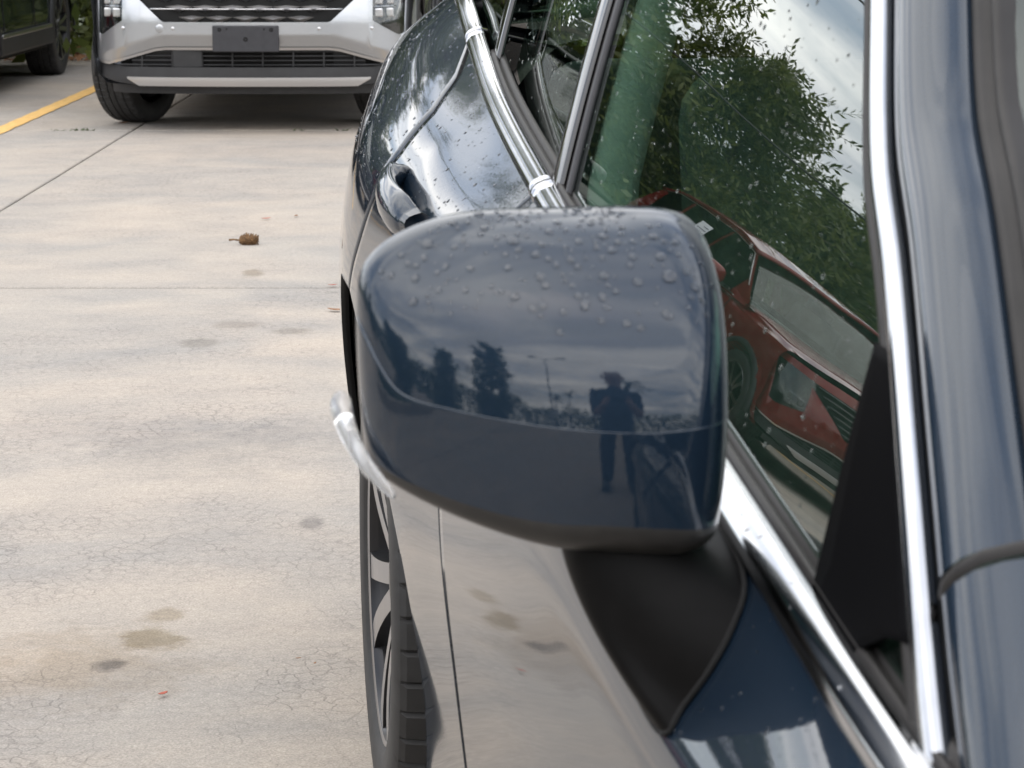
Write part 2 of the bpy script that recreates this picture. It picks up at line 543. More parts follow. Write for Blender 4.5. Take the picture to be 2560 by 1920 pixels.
# ================================================================== GROUND
gm = MB(); gm.add([(-300, -300, -0.16), (300, -300, -0.16), (300, 300, -0.16), (-300, 300, -0.16)], [(0, 1, 2, 3)])
ground = gm.build('ground', M_SOIL)
ground['kind'] = 'structure'
lot = MB(); lot.add([(-31, -16, -0.06), (23, -16, -0.06), (23, 24, -0.06), (-31, 24, -0.06)], [(0, 1, 2, 3)])
lot = lot.build('parking_lot', M_DIRT)
lot['kind'] = 'structure'
XJ = [-2.18 + 4.1 * k for k in range(-7, 7)]
YJ = [-15.9, -9.66, -3.52, 2.63, 8.78, 14.94, 21.1, 23.9]
GAP = 0.012
GAPY = 0.030
def wob(x, y): return 0.006 * math.sin(x * 3.1 + y * 1.7) + 0.004 * math.sin(x * 7.7 - y * 5.1)
for a in range(len(XJ) - 1):
    for b in range(len(YJ) - 1):
        x0, x1 = XJ[a] + GAP / 2, XJ[a + 1] - GAP / 2
        y0, y1 = YJ[b] + GAPY / 2, YJ[b + 1] - GAPY / 2
        cx, cy = (x0 + x1) / 2, (y0 + y1) / 2
        e = 0.006
        sl = MB()
        rings = []
        N = 12
        def edge(xa, ya, xb, yb): return [(xa + (xb - xa) * k / N, ya + (yb - ya) * k / N) for k in range(N)]
        per = edge(x0, y0, x1, y0) + edge(x1, y0, x1, y1) + edge(x1, y1, x0, y1) + edge(x0, y1, x0, y0)
        per = [(x + 0.5 * wob(x, y) * 0.5, y + 0.5 * wob(y, x) * 0.5) for x, y in per]
        n4 = len(per)
        top = [(x - (e if x > cx else -e), y - (e if y > cy else -e), 0.0) for x, y in per]
        mid = [(x, y, -0.004) for x, y in per]
        bot = [(x, y, -0.05) for x, y in per]
        f = [tuple(range(n4))]
        for k in range(n4):
            q = (k + 1) % n4
            f += [(n4 + k, n4 + q, q, k), (2 * n4 + k, 2 * n4 + q, n4 + q, n4 + k)]
        sl.add(top + mid + bot, f)
        sl.build('concrete_slab', M_CONC, lot, smooth=False)

# yellow bay lines, each a painted sheet
def bay_line(x, y0, y1, label):
    n = 40
    def fn(s, t):
        y = y0 + (y1 - y0) * s
        jit = 0.004 * math.sin(y * 13 + x) + 0.003 * math.sin(y * 37)
        return (x + (t - 0.5) * 0.105 + jit + 0.0035 * (y - 15), y, 0.0045)
    v, f = grid(n, 2, fn)
    o = mesh_obj('bay_line', v, f, M_YELLOW, None, False)
    tag(o, label, 'road marking', 'yellow bay lines')
bay_line(-2.93, 13.9, 20.6, 'yellow painted bay line beside the silver car')
bay_line(-5.75, 13.9, 20.6, 'yellow painted bay line between the dark green and the red car')
bay_line(-8.65, 13.9, 20.6, 'yellow painted bay line between the red and the white car')
bay_line(-11.4, 13.9, 20.6, 'yellow painted bay line on the far side of the white car')
bay_line(0.05, 13.9, 20.6, 'yellow painted bay line hidden behind the blue car')

# ================================================================== BLUE CAR
PSI = R(7.4)
CB = (1.16, 2.2)                    # base of the car in its own side frame (u, v)
wx = CB[0] * math.cos(PSI) - CB[1] * math.sin(PSI)
wy = CB[0] * math.sin(PSI) + CB[1] * math.cos(PSI)
car = thing('sedan', 'dark navy blue sedan with wet paint and chrome window trim, nearest the viewer', 'car', (wx, wy, 0), PSI)
UC = CB[0]
def cpart(o):
    if o.parent is None or o.parent == car:
        o.parent = car
        o.location = (-CB[0], -CB[1], 0)
    return o

# side sections: station v -> nine levels of (u, z), sill to belt line
SEC = [
 (-0.30, [(.62, .22), (.60, .30), (.58, .42), (.58, .50), (.60, .56), (.63, .62), (.67, .66), (.71, .69), (.76, .71)]),
 (-0.05, [(.42, .18), (.40, .28), (.38, .42), (.37, .54), (.38, .62), (.41, .68), (.45, .72), (.50, .75), (.55, .765)]),
 ( 0.30, [(.31, .17), (.29, .28), (.265, .43), (.255, .58), (.26, .68), (.28, .74), (.31, .78), (.35, .80), (.40, .81)]),
 ( 0.79, [(.30, .17), (.28, .29), (.255, .44), (.242, .60), (.246, .70), (.262, .755), (.29, .79), (.325, .815), (.375, .83)]),
 ( 1.20, [(.33, .19), (.32, .30), (.308, .45), (.300, .60), (.293, .70), (.295, .762), (.314, .795), (.339, .825), (.364, .848)]),
 ( 1.65, [(.325, .19), (.318, .30), (.305, .45), (.297, .60), (.2935, .70), (.296, .764), (.318, .803), (.345, .85), (.3685, .886)]),
 ( 2.15, [(.318, .19), (.312, .30), (.300, .45), (.288, .60), (.286, .72), (.289, .798), (.306, .850), (.338, .900), (.375, .934)]),
 ( 2.80, [(.312, .19), (.305, .31), (.290, .45), (.275, .60), (.272, .75), (.276, .83), (.286, .895), (.316, .938), (.386, .999)]),
 ( 3.22, [(.300, .19), (.294, .31), (.274, .45), (.253, .60), (.243, .74), (.252, .85), (.274, .940), (.320, .997), (.394, 1.052)]),
 ( 3.59, [(.290, .19), (.282, .31), (.262, .45), (.240, .62), (.231, .78), (.240, .88), (.266, .975), (.326, 1.052), (.410, 1.112)]),
 ( 3.95, [(.300, .20), (.290, .31), (.270, .45), (.252, .61), (.248, .75), (.258, .87), (.286, .98), (.346, 1.090), (.430, 1.165)]),
 ( 4.30, [(.340, .22), (.320, .32), (.296, .45), (.280, .60), (.275, .72), (.290, .84), (.315, .94), (.360, 1.055), (.465, 1.135)]),
 ( 4.62, [(.50, .26), (.45, .34), (.40, .46), (.37, .60), (.365, .72), (.375, .84), (.395, .93), (.43, 1.02), (.52, 1.085)]),
 ( 4.78, [(.75, .30), (.68, .37), (.62, .47), (.58, .60), (.57, .72), (.58, .83), (.60, .91), (.64, .98), (.70, 1.035)]),
]
SV = [s[0] for s in SEC]
SU = np.array([[p[0] for p in s[1]] for s in SEC])
SZ = np.array([[p[1] for p in s[1]] for s in SEC])
LV = np.arange(9.0)
def S(v, l):
    uu = catmull(SV, SU, v); zz = catmull(SV, SZ, v)
    return float(catmull(LV, uu, l)), float(catmull(LV, zz, l))
def u_at(v, z):
    uu = catmull(SV, SU, v); zz = catmull(SV, SZ, v)
    ls = np.linspace(0, 8, 81)
    zs = np.array([catmull(LV, zz, q) for q in ls])
    us = np.array([catmull(LV, uu, q) for q in ls])
    return float(np.interp(z, zs, us))
def belt(v):
    return float(catmull(SV, SU[:, 8], v)), float(catmull(SV, SZ[:, 8], v))

ARCH_R = 0.445
def arch_off(z, zc=0.345):
    q = ARCH_R**2 - (z - zc)**2
    return math.sqrt(q) if q > 0 else 0.0

def limit(fn, l, v0):
    v = v0
    for _ in range(4):
        v = fn(S(v, l)[1])
    return v
def seam_fd_front(z): return 1.195 - 0.30 * max(0, 0.62 - z) * 0.0 - 0.0
def seam_b(z): return 2.742 + 0.05 * (z - 0.9)
def seam_r(z):                      # rear edge of the rear door
    if z < 0.775: return 3.59 - max(arch_off(z), 0.02)
    return float(np.interp(z, [0.775, 0.85, 0.92, 0.98, 1.03, 1.07, 1.12], [3.50, 3.42, 3.36, 3.33, 3.36, 3.44, 3.62]))
def q_front(z):
    if z < 0.775: return 3.59 + max(arch_off(z), 0.02)
    return seam_r(z) + 0.0036
def fen_back(z): return 1.19
def fen_front_arch(z):              # rear edge of the front arch
    return 0.79 + arch_off(z) if z < 0.775 else 0.79

def side_panel(name, f0, f1, g0, g1, nv=36, nl=72, l0=0.0, l1=8.0, mir=False, mat=M_NAVY):
    def fn(s, t):
        l = l0 + (l1 - l0) * t
        va, vb = limit(f0, l, g0), limit(f1, l, g1)
        v = va + (vb - va) * s
        u, z = S(v, l)
        return (2 * UC - u if mir else u, v, z)
    v, f = grid(nv, nl, fn)
    if not mir: f = [tuple(reversed(q)) for q in f]
    o = cpart(mesh_obj(name, v, f, mat, car))
    solid(o, 0.012, -1.0)
    o.data.materials.append(M_VOID)
    o.modifiers['solid'].material_offset_rim = 1
    return o
for mir in (False, True):
    n1, n2 = (36, 72) if not mir else (14, 30)
    side_panel('front_fender', lambda z: 0.795, fen_back, 0.8, 1.19, n1, n2, 4.75 if not mir else 4.75, 8.0, mir)
    side_panel('fender_lower', fen_front_arch, fen_back, 1.1, 1.19, 16, 30, 0.0, 4.72, mir)
    side_panel('fender_nose', lambda z: -0.30, lambda z: (0.79 - arch_off(z)) if z < 0.775 else 0.79, -0.3, 0.5, 24, n2, 0, 8.0, mir)
    side_panel('front_door', seam_fd_front, seam_b, 1.2, 2.74, 70 if not mir else 20, 80 if not mir else 30, 0, 8.0, mir)
    side_panel('rear_door', lambda z: seam_b(z) + 0.0038, seam_r, 2.75, 3.4, 50 if not mir else 16, 90 if not mir else 30, 0, 8.0, mir)
    side_panel('rear_quarter', q_front, lambda z: 4.78, 3.6, 4.78, 50 if not mir else 16, 90 if not mir else 30, 0, 8.0, mir)

# dark inner body behind the panel gaps, wheel wells
def inner(s, t):
    v = -0.25 + s * 4.95
    u, z = S(v, t * 7.8)
    d = min(abs(v - 3.59), abs(v - 0.79))
    return (u + 0.03 + (0.32 if d < 0.47 and z < 0.85 else 0.0), v, z)
v_, f_ = grid(60, 20, inner)
cpart(mesh_obj('inner_body', v_, f_, M_VOID, car))
v_, f_ = grid(60, 20, lambda s, t: (2 * UC - inner(s, t)[0],) + inner(s, t)[1:])
cpart(mesh_obj('inner_body', v_, f_, M_VOID, car))
for vc in (0.79, 3.59):
    for side in (0, 1):
        def well(s, t, vc=vc, side=side):
            a = math.pi * (s * 0.90 + 0.05)
            rr = ARCH_R + 0.012
            u = u_at(vc + rr * math.cos(a), 0.345 + rr * math.sin(a)) + 0.016 + 0.28 * t
            return (2 * UC - u if side else u, vc + rr * math.cos(a), 0.345 + rr * math.sin(a))
        v_, f_ = grid(24, 3, well)
        cpart(mesh_obj('wheel_well', v_, f_, M_VOID, car))
# underbody
mb = MB(); mb.add([(.36, -.2, .2), (1.96, -.2, .2), (1.96, 4.6, .22), (.36, 4.6, .22)], [(0, 3, 2, 1)])
cpart(mb.build('underbody', M_VOID, car))

# ---------------------------------------------------------------- wheels
def tyre_mesh(r, w, rim_r, n=432):
    hw = w / 2
    prof = [(-hw * 0.80, rim_r - 0.004), (-hw * 0.97, rim_r + 0.014), (-hw * 1.0, rim_r + 0.05 * (r - rim_r) / 0.1), (-hw * 0.985, r - 0.030), (-hw * 0.93, r - 0.012)]
    tread = []
    xs = [-0.86, -0.62, -0.58, -0.52, -0.20, -0.17, -0.10, 0.10, 0.17, 0.20, 0.52, 0.58, 0.62, 0.86]
    gr = {4: 1, 2: 1, 5: 1, 8: 1, 11: 1}
    for k, x in enumerate(xs):
        rr = r - 0.010 * abs(x)**3
        tread.append((x * hw, rr - (0.007 if k in (2, 5, 8, 11) else 0.0)))
    back = [(-a, b) for a, b in reversed(prof)]
    full = prof + tread + back
    k = len(full); np_ = len(prof)
    vs = []
    for i in range(n):
        t = 2 * math.pi * i / n
        for j, (a, rr) in enumerate(full):
            q = rr
            tt = t
            if np_ <= j < np_ + len(tread):
                x = tread[j - np_][0] / hw
                blk = (i % 9)
                if abs(x) > 0.5 and blk == 0: q -= 0.005
                if abs(x) <= 0.5 and blk == 5 and abs(x) > 0.15: q -= 0.004
            vs.append((a, q * math.cos(tt), q * math.sin(tt)))
    fs = []
    for i in range(n):
        q = (i + 1) % n
        for j in range(k - 1):
            fs.append((i * k + j, q * k + j, q * k + j + 1, i * k + j + 1))
    me = bpy.data.meshes.new('tyre'); me.from_pydata(vs, [], fs); me.materials.append(M_RUBBER)
    for pl in me.polygons:
        j = pl.index % (k - 1)
        pl.use_smooth = not (np_ - 1 <= j < np_ + len(tread))
    me.update()
    return me
WHEEL_CACHE = {}
def wheel_meshes(r, w, rim_r, nsp=5):
    key = (r, w, rim_r, nsp)
    if key in WHEEL_CACHE: return WHEEL_CACHE[key]
    hw = w / 2
    ty = tyre_mesh(r, w, rim_r)
    # rim: lip, barrel and back disc
    m = MB()
    v, f = lathe([(-hw * 0.86, rim_r - 0.002), (-hw * 0.90, rim_r + 0.006), (-hw * 0.93, rim_r + 0.002), (-hw * 0.91, rim_r - 0.004)], 72)
    m.add(v, f, 0)
    v, f = lathe([(-hw * 0.91, rim_r - 0.004), (-hw * 0.86, rim_r - 0.010), (-hw * 0.80, rim_r - 0.014)], 72)
    m.add(v, f, 1)
    v, f = lathe([(-hw * 0.80, rim_r - 0.014), (-hw * 0.2, rim_r - 0.03), (hw * 0.75, rim_r - 0.035), (hw * 0.75, 0.02)], 48)
    m.add(v, f, 1)
    v, f = lathe([(-hw * 0.05, 0.150), (-hw * 0.05, 0.04), (hw * 0.1, 0.04), (hw * 0.1, 0.15), (-hw * 0.05, 0.15)], 40)   # brake disc
    m.add(v, f, 2)
    rim = bpy.data.meshes.new('rim'); rim.from_pydata(m.v, [], m.f)
    for q in (M_RIMSILV, M_RIMDARK, M_SATIN): rim.materials.append(q)
    rim.polygons.foreach_set('material_index', m.m)
    for pl in rim.polygons: pl.use_smooth = True
    rim.update()
    # a spoke pair
    sp = MB()
    for sg in (-1, 1):
        r0, r1 = 0.045, rim_r - 0.008
        pts = []
        for k in range(7):
            t = k / 6
            rr = r0 + (r1 - r0) * t
            off = sg * (0.016 + 0.040 * t**1.2)
            half = 0.013 + 0.003 * (1 - t) + 0.007 * t * t
            ax = -hw * (0.74 + 0.16 * math.sin(t * 1.7))
            pts.append((rr, off, half, ax))
        vv = []
        for rr, off, half, ax in pts:
            vv += [(ax, off - half, rr), (ax, off + half, rr), (ax + 0.030, off + half + 0.004, rr), (ax + 0.030, off - half - 0.004, rr)]
        ff = []; mm = []
        for k in range(6):
            o = k * 4
            for j in range(4):
                q = (j + 1) % 4
                ff.append((o + j, o + q, o + 4 + q, o + 4 + j)); mm.append(0 if j == 0 else 1)
        base = len(sp.v)
        sp.v += vv; sp.f += [tuple(i + base for i in q) for q in ff]; sp.m += mm
    spoke = bpy.data.meshes.new('spoke'); spoke.from_pydata(sp.v, [], sp.f)
    spoke.materials.append(M_RIMSILV); spoke.materials.append(M_RIMDARK)
    spoke.polygons.foreach_set('material_index', sp.m); spoke.update()
    h = MB()
    v, f = lathe([(-hw * 0.80, 0.0), (-hw * 0.80, 0.030), (-hw * 0.76, 0.034), (-hw * 0.70, 0.07), (-hw * 0.2, 0.078)], 32)
    h.add(v, f, 0)
    for k in range(5):
        a = 2 * math.pi * (k + 0.5) / 5
        v, f = lathe([(-hw * 0.78, 0.0), (-hw * 0.78, 0.009), (-hw * 0.6, 0.010)], 6)
        h.add([(x, y + 0.053 * math.cos(a), z + 0.053 * math.sin(a)) for x, y, z in v], f, 1)
    hub = bpy.data.meshes.new('hub'); hub.from_pydata(h.v, [], h.f)
    hub.materials.append(M_RIMDARK); hub.materials.append(M_SATIN)
    hub.polygons.foreach_set('material_index', h.m); hub.update()
    WHEEL_CACHE[key] = (ty, rim, spoke, hub)
    return WHEEL_CACHE[key]
def add_wheel(parent, loc, r, w, rim_r, rz=0.0, spin=0.3, nsp=5, full=True):
    ty, rim, spoke, hub = wheel_meshes(r, w, rim_r, nsp)
    wo = bpy.data.objects.new('wheel', rim); col.objects.link(wo)
    wo.parent = parent; wo.location = loc; wo.rotation_euler = (spin, 0, rz)
    def ch(nm, me, rot=(0, 0, 0)):
        o = bpy.data.objects.new(nm, me); col.objects.link(o); o.parent = wo; o.rotation_euler = rot
    ch('tyre', ty)
    if full:
        ch('hub', hub)
        for k in range(nsp): ch('spoke', spoke, (2 * math.pi * k / nsp, 0, 0))
    return wo
TW, TR, RR = 0.235, 0.345, 0.232
for vc in (0.79, 3.59):
    add_wheel(car, (0.268 + TW / 2 - CB[0], vc - CB[1], TR), TR, TW, RR, 0.0, 0.55)
    add_wheel(car, (2 * UC - 0.268 - TW / 2 - CB[0], vc - CB[1], TR), TR, TW, RR, math.pi, 0.2)

# ---------------------------------------------------------------- side glass
def G(v, z, inset=0.022):
    ub, zb = belt(v)
    d = z - zb
    return ub + inset + 0.275 * d + 0.17 * d * d
ROOF_Z = 1.335
def catm_lin(z, zs, vs): return catmull(zs, vs, z)
A_BOT, A_TOP = 1.215, 2.20           # v of the front pillar at belt and roof
B_BOT, B_TOP = 2.66, 2.745
def apillar_v(z):                    # front pillar line as v of z
    return float(catm_lin(z, [0.8524, 0.8832, 0.9595, 1.0647, 1.1228, 1.230, ROOF_Z], [1.252, 1.298, 1.408, 1.570, 1.673, 1.818, 1.975]))
def bpillar_v(z): return B_BOT + (B_TOP - B_BOT) * (z - 0.99) / (ROOF_Z - 0.99)
def glass_panel(name, vf, vb, z1fn, mat=M_GLASS, n=30, mir=False, inset=0.022):
    def fn(s, t):
        # bottom edge runs just above the belt line
        v0, v1 = vf(0.86 if vf is apillar_v else 1.0), vb(1.0)
        vbot = v0 + (v1 - v0) * s
        zb = belt(vbot)[1] + 0.004
        zt = z1fn(s)
        vtop = vf(zt) + (vb(zt) - vf(zt)) * s
        z = zb + (zt - zb) * t
        va, vc = vf(z), vb(z)
        v = va + (vc - va) * s
        u = G(v, z, inset) + (0.035 * (v - 2.72) if name == 'rear_window' else 0.0)
        return (2 * UC - u if mir else u, v, z)
    vv, ff = grid(n, n, fn)
    if not mir: ff = [tuple(reversed(q)) for q in ff]
    return cpart(mesh_obj(name, vv, ff, mat, car))
def cpil_v(z): return float(np.interp(z, [1.0, 1.08, 1.2, ROOF_Z], [3.395, 3.40, 3.43, 3.47]))
for mir in (False, True):
    glass_panel('front_window', apillar_v, lambda z: bpillar_v(z) - 0.004, lambda s: ROOF_Z, M_GLASS, 40, mir)
    glass_panel('rear_window', lambda z: bpillar_v(z) + 0.100, cpil_v, lambda s: ROOF_Z, M_GLASS if not mir else M_GLASS, 36, mir)
    glass_panel('quarter_window', lambda z: cpil_v(z) + 0.055, lambda z: 3.97 - 0.9 * (z - 1.15), lambda s: ROOF_Z - 0.10 * s, M_GLASSD, 16, mir)

# black sail panel in the front corner of the window, and the pillar trims
def ribbon(name, cfn, wfn, mat, n=24, off=0.004, m=6, bulge=0.004, mir=False):
    """a strip following the glass: cfn(t)->(v,z) of its front edge, wfn(t)->width along v"""
    def fn(s, t):
        v, z = cfn(s)
        v2 = v + wfn(s) * t
        u = G(v2, z) - off - bulge * math.sin(math.pi * t)
        return (2 * UC - u if mir else u, v2, z)
    vv, ff = grid(n, m, fn)
    if mir: ff = [tuple(reversed(q)) for q in ff]
    o = cpart(mesh_obj(name, vv, ff, mat, car))
    solid(o, 0.006, 1.0 if mir else -1.0)
    return o
for mir in (False, True):
    zz = lambda t, z0: z0 + (ROOF_Z - z0) * t
    bz = lambda t: 0.985 + (ROOF_Z - 0.985) * t
    ribbon('pillar_edge', lambda t: (bpillar_v(bz(t)), bz(t)), lambda t: 0.018, M_LIGHTPL, 20, 0.004, 5, 0.003, mir)
    ribbon('pillar_channel', lambda t: (bpillar_v(bz(t)) + 0.018, bz(t)), lambda t: 0.024, M_SEAL, 20, 0.002, 3, 0.0, mir)
    ribbon('pillar_cover', lambda t: (bpillar_v(bz(t)) + 0.042, bz(t)), lambda t: 0.062, M_GLOSSB, 20, 0.006, 8, 0.005, mir)
    ribbon('rear_pillar_trim', lambda t: (cpil_v(1.08 + (ROOF_Z - 1.08) * t) - 0.004, 1.08 + (ROOF_Z - 1.08) * t), lambda t: 0.060, M_GLOSSB, 14, 0.004, 5, 0.002, mir)
    # sail: triangle between the front pillar line and a steeper line behind it
    def sail(s, t, mir=mir):
        z = 0.868 + (1.030 - 0.868) * s
        v0 = apillar_v(z) - 0.006 if z > 0.899 else 1.355 + (0.899 - z) / 0.031 * 0.063
        v1 = float(np.interp(z, [0.868, 0.879, 1.030], [1.425, 1.511, 1.543]))
        v = v0 + (max(v1, v0 + 0.002) - v0) * t
        u = G(v, max(z, belt(v)[1] + 0.002)) - 0.005
        return (2 * UC - u if mir else u, v, max(z, belt(v)[1] + 0.002))
    vv, ff = grid(20, 8, sail)
    if not mir: ff = [tuple(reversed(q)) for q in ff]
    o = cpart(mesh_obj('sail_panel', vv, ff, M_MATTEB, car))
    solid(o, 0.004, -1.0)

# ---------------------------------------------------------------- chrome belt moulding and seal
def belt_strip(name, v0, v1, prof, mat, n=40, mir=False, lab=None):
    cv = []
    for i in range(n):
        v = v0 + (v1 - v0) * i / (n - 1)
        u, z = belt(v)
        cv.append(((2 * UC - u if mir else u, v, z), (-1 if mir else 1, 0, 0), (0, 0, 1)))
    vs, fs = sweep(cv, lambda j: prof[j], len(prof))
    if not mir: fs = [tuple(reversed(q)) for q in fs]
    k = len(prof)
    fs.append(tuple(range(k))); fs.append(tuple(len(vs) - k + j for j in range(k)))
    return cpart(mesh_obj(name, vs, fs, mat, car))
CH = [(-0.004, -0.012), (-0.0075, -0.008), (-0.0085, -0.002), (-0.0065, 0.004), (-0.002, 0.0085), (0.006, 0.012), (0.013, 0.0135), (0.016, 0.0125), (0.016, 0.004)]
SEALP = [(0.016, 0.010), (0.017, 0.0155), (0.022, 0.0165), (0.023, 0.012), (0.0245, 0.012), (0.026, 0.017), (0.031, 0.020), (0.034, 0.014), (0.034, 0.0)]
for mir in (False, True):
    o = belt_strip('belt_moulding', 1.17, seam_b(0.95) + 0.0005, CH, M_CHROME, 50, mir)
    belt_strip('belt_moulding', seam_b(0.95) + 0.0035, 3.586, CH, M_CHROME, 40, mir)
    belt_strip('belt_moulding', 3.592, 3.98, CH, M_CHROME, 24, mir)
    belt_strip('belt_seal', 1.20, 2.73, SEALP, M_SEAL, 50, mir)
    belt_strip('belt_seal', 2.75, 3.45, SEALP, M_SEAL, 30, mir)
# bright end clips of the moulding
for vv0 in (seam_b(0.95) + 0.002, 3.588):
    u0, z0 = belt(vv0)
    m = MB()
    pr = [(a * 1.02 - 0.0002, b * 1.02 + 0.0001) for a, b in CH]
    vs, fs = sweep([((u0, vv0 - 0.002, z0), (1, 0, 0), (0, 0, 1)), ((u0, vv0 + 0.002, z0 + 0.0002), (1, 0, 0), (0, 0, 1))], lambda j: pr[j], len(pr))
    cpart(mesh_obj('moulding_clip', vs, [tuple(reversed(q)) for q in fs], M_CHROME, car))

# ---------------------------------------------------------------- front pillar: chrome, gap, paint, seal
def pillar_frame(t, mir=False):
    z = 0.835 + (ROOF_Z - 0.835) * t
    def pt(zq):
        v = apillar_v(zq) if zq >= 0.8524 else 1.252 - (0.8524 - zq) * 1.45
        vq = max(v, 0.9)
        return Vector((G(vq, zq), v, zq))
    p = pt(z); T = (pt(z + 0.01) - pt(z - 0.01)).normalized()
    N = Vector((-0.92, -0.10, 0.36)).normalized()
    Sd = T.cross(N); 
    if Sd.y > 0: Sd = -Sd
    Sd.normalize()
    N = Sd.cross(T)
    if N.x > 0: N = -N
    return p, T, Sd, N
def pillar_strip(name, prof, mat, t0=0.0, t1=1.0, n=44, mir=False, scale=None):
    vs = []
    for i in range(n):
        t = t0 + (t1 - t0) * i / (n - 1)
        p, T, Sd, N = pillar_frame(t)
        k = scale(t) if scale else 1.0
        for a, b in prof:
            q = p + Sd * (a * k) + N * b
            vs.append((2 * UC - q.x if mir else q.x, q.y, q.z))
    k = len(prof); fs = []
    for i in range(n - 1):
        for j in range(k - 1):
            q = (i * k + j, i * k + j + 1, (i + 1) * k + j + 1, (i + 1) * k + j)
            fs.append(q if mir else tuple(reversed(q)))
    return cpart(mesh_obj(name, vs, fs, mat, car))
APC = [(-0.006, 0.0), (-0.006, 0.004), (-0.0045, 0.0075), (-0.001, 0.0095), (0.0035, 0.0115), (0.0085, 0.0115), (0.0125, 0.0095), (0.015, 0.005), (0.015, -0.004)]
APS0 = [(-0.016, -0.002), (-0.016, 0.005), (-0.011, 0.007), (-0.0065, 0.006), (-0.0055, -0.001)]
APG = [(0.017, -0.004), (0.025, -0.004), (0.026, 0.002)]
APP = [(0.0235, -0.006), (0.024, 0.003), (0.027, 0.0055), (0.036, 0.006), (0.046, 0.004), (0.055, -0.001), (0.062, -0.008), (0.067, -0.017), (0.069, -0.026), (0.069, -0.034)]
APW = [(0.069, -0.030), (0.073, -0.027), (0.078, -0.030), (0.080, -0.036), (0.084, -0.036), (0.087, -0.033), (0.090, -0.036), (0.092, -0.039), (0.097, -0.075), (0.104, -0.125)]
SEAM_T = 0.150
for mir in (False, True):
    pillar_strip('pillar_chrome', APC, M_CHROME, 0.0, 1.0, 44, mir)
    pillar_strip('window_seal', APS0, M_SEAL, 0.0, 1.0, 44, mir)
    pillar_strip('pillar_gap', APG, M_VOID, 0.0, 1.0, 44, mir)
    pillar_strip('front_pillar', APP, M_NAVY, SEAM_T + 0.012, 1.0, 40, mir)
    pillar_strip('windscreen_seal', APW, M_SEAL, 0.12, 1.0, 40, mir)
# fender tip below the pillar seam and the rubber plug in the seam
FT = [(0.0235, -0.006), (0.024, 0.003), (0.028, 0.0055), (0.040, 0.006), (0.054, 0.002), (0.068, -0.008), (0.082, -0.024), (0.10, -0.05), (0.14, -0.10), (0.20, -0.17)]
for mir in (False, True):
    pillar_strip('fender_tip', FT, M_NAVY, -0.12, SEAM_T - 0.004, 24, mir)
    vs = []
    for j, (a, b) in enumerate([(0.020, 0.004), (0.030, 0.008), (0.045, 0.0085), (0.060, 0.003), (0.075, -0.010), (0.095, -0.03), (0.12, -0.06)]):
        p, T, Sd, N = pillar_frame(SEAM_T + 0.004)
        q = p + Sd * a + N * (b - 0.002)
        vs.append((2 * UC - q.x if mir else q.x, q.y, q.z))
    m = MB()
    p, T, Sd, N = pillar_frame(SEAM_T + 0.004)
    Tm = Vector((-T.x if mir else T.x, T.y, T.z)); Nm = Vector((-N.x if mir else N.x, N.y, N.z))
    q4 = []
    for q, w_ in zip(vs, [0.0025, 0.0058, 0.0056, 0.0050, 0.0046, 0.0044, 0.0042]):
        q = Vector(q) + Nm * 0.0006
        q4 += [q - Tm * w_ - Nm * 0.003, q - Tm * w_ * 0.5, q + Tm * w_ * 0.5, q + Tm * w_ - Nm * 0.003]
    m.add(q4, [(i * 4 + j, i * 4 + j + 1, i * 4 + j + 5, i * 4 + j + 4) for i in range(len(vs) - 1) for j in range(3)])
    cpart(m.build('seam_seal', M_SEAL, car, True))

# ---------------------------------------------------------------- roof, screens, hood, tail
def roof_edge(v):
    return G(min(max(v, 2.0), 3.6), ROOF_Z) - 0.01
def roof(s, t):
    v = 1.965 + (3.75 - 1.965) * s
    x = -1 + 2 * t
    e = roof_edge(max(v, 2.0)) + 0.03 * max(0, (v - 3.3))
    hw = UC - e
    z = ROOF_Z - 0.012 + 0.085 * (1 - abs(x)**2.4) - 0.05 * max(0, (v - 3.2) / 0.55)**2 - 0.03 * max(0, (2.5 - v) / 0.54)**2
    return (UC + x * hw, v, z)
v_, f_ = grid(30, 40, roof)
o = cpart(mesh_obj('roof', v_, f_, M_NAVY, car)); solid(o, 0.02, -1)
def wind(s, t):
    v = 1.00 + (1.98 - 1.00) * s
    z = 0.905 + (1.395 - 0.905) * s**0.92
    x = -1 + 2 * t
    p, T, Sd, N = pillar_frame(max(0.0, min(1.0, (z - 0.835 - 0.02) / (ROOF_Z - 0.835))))
    e = (p + Sd * 0.085 - N * 0.036)
    hw = UC - e.x
    return (UC + x * hw, v + (e.y - v) * abs(x)**3, z + (e.z - z) * abs(x)**3 - 0.0)
v_, f_ = grid(24, 36, wind)
cpart(mesh_obj('windscreen', v_, f_, M_WIND, car))
def hood(s, t):
    v = -0.30 + 1.28 * s
    x = -1 + 2 * t
    u, z = S(v, 8.0)
    e = u + 0.004
    return (UC + x * (UC - e), v - 0.12 * (1 - s)**2 * (1 - x * x), z + 0.004 + 0.075 * (1 - abs(x)**2.2) * (0.35 + 0.65 * s**0.6))
v_, f_ = grid(26, 40, hood)
o = cpart(mesh_obj('hood', v_, f_, M_NAVY, car)); solid(o, 0.01, -1)
def nose(s, t):
    x = -1 + 2 * s
    l = t * 8
    u, z = S(-0.30, l)
    return (UC + x * (UC - u), -0.30 - 0.12 * (1 - x * x), z + 0.03 * (1 - x * x) * t)
v_, f_ = grid(20, 20, nose)
cpart(mesh_obj('front_bumper', v_, f_, M_NAVY, car))
def tail(s, t):
    x = -1 + 2 * s
    u, z = S(4.78, t * 8)
    return (UC + x * (UC - u), 4.78 + 0.10 * (1 - x * x) - 0.03 * t, z)
v_, f_ = grid(20, 20, tail)
cpart(mesh_obj('rear_bumper', v_, [tuple(reversed(q)) for q in f_], M_NAVY, car))
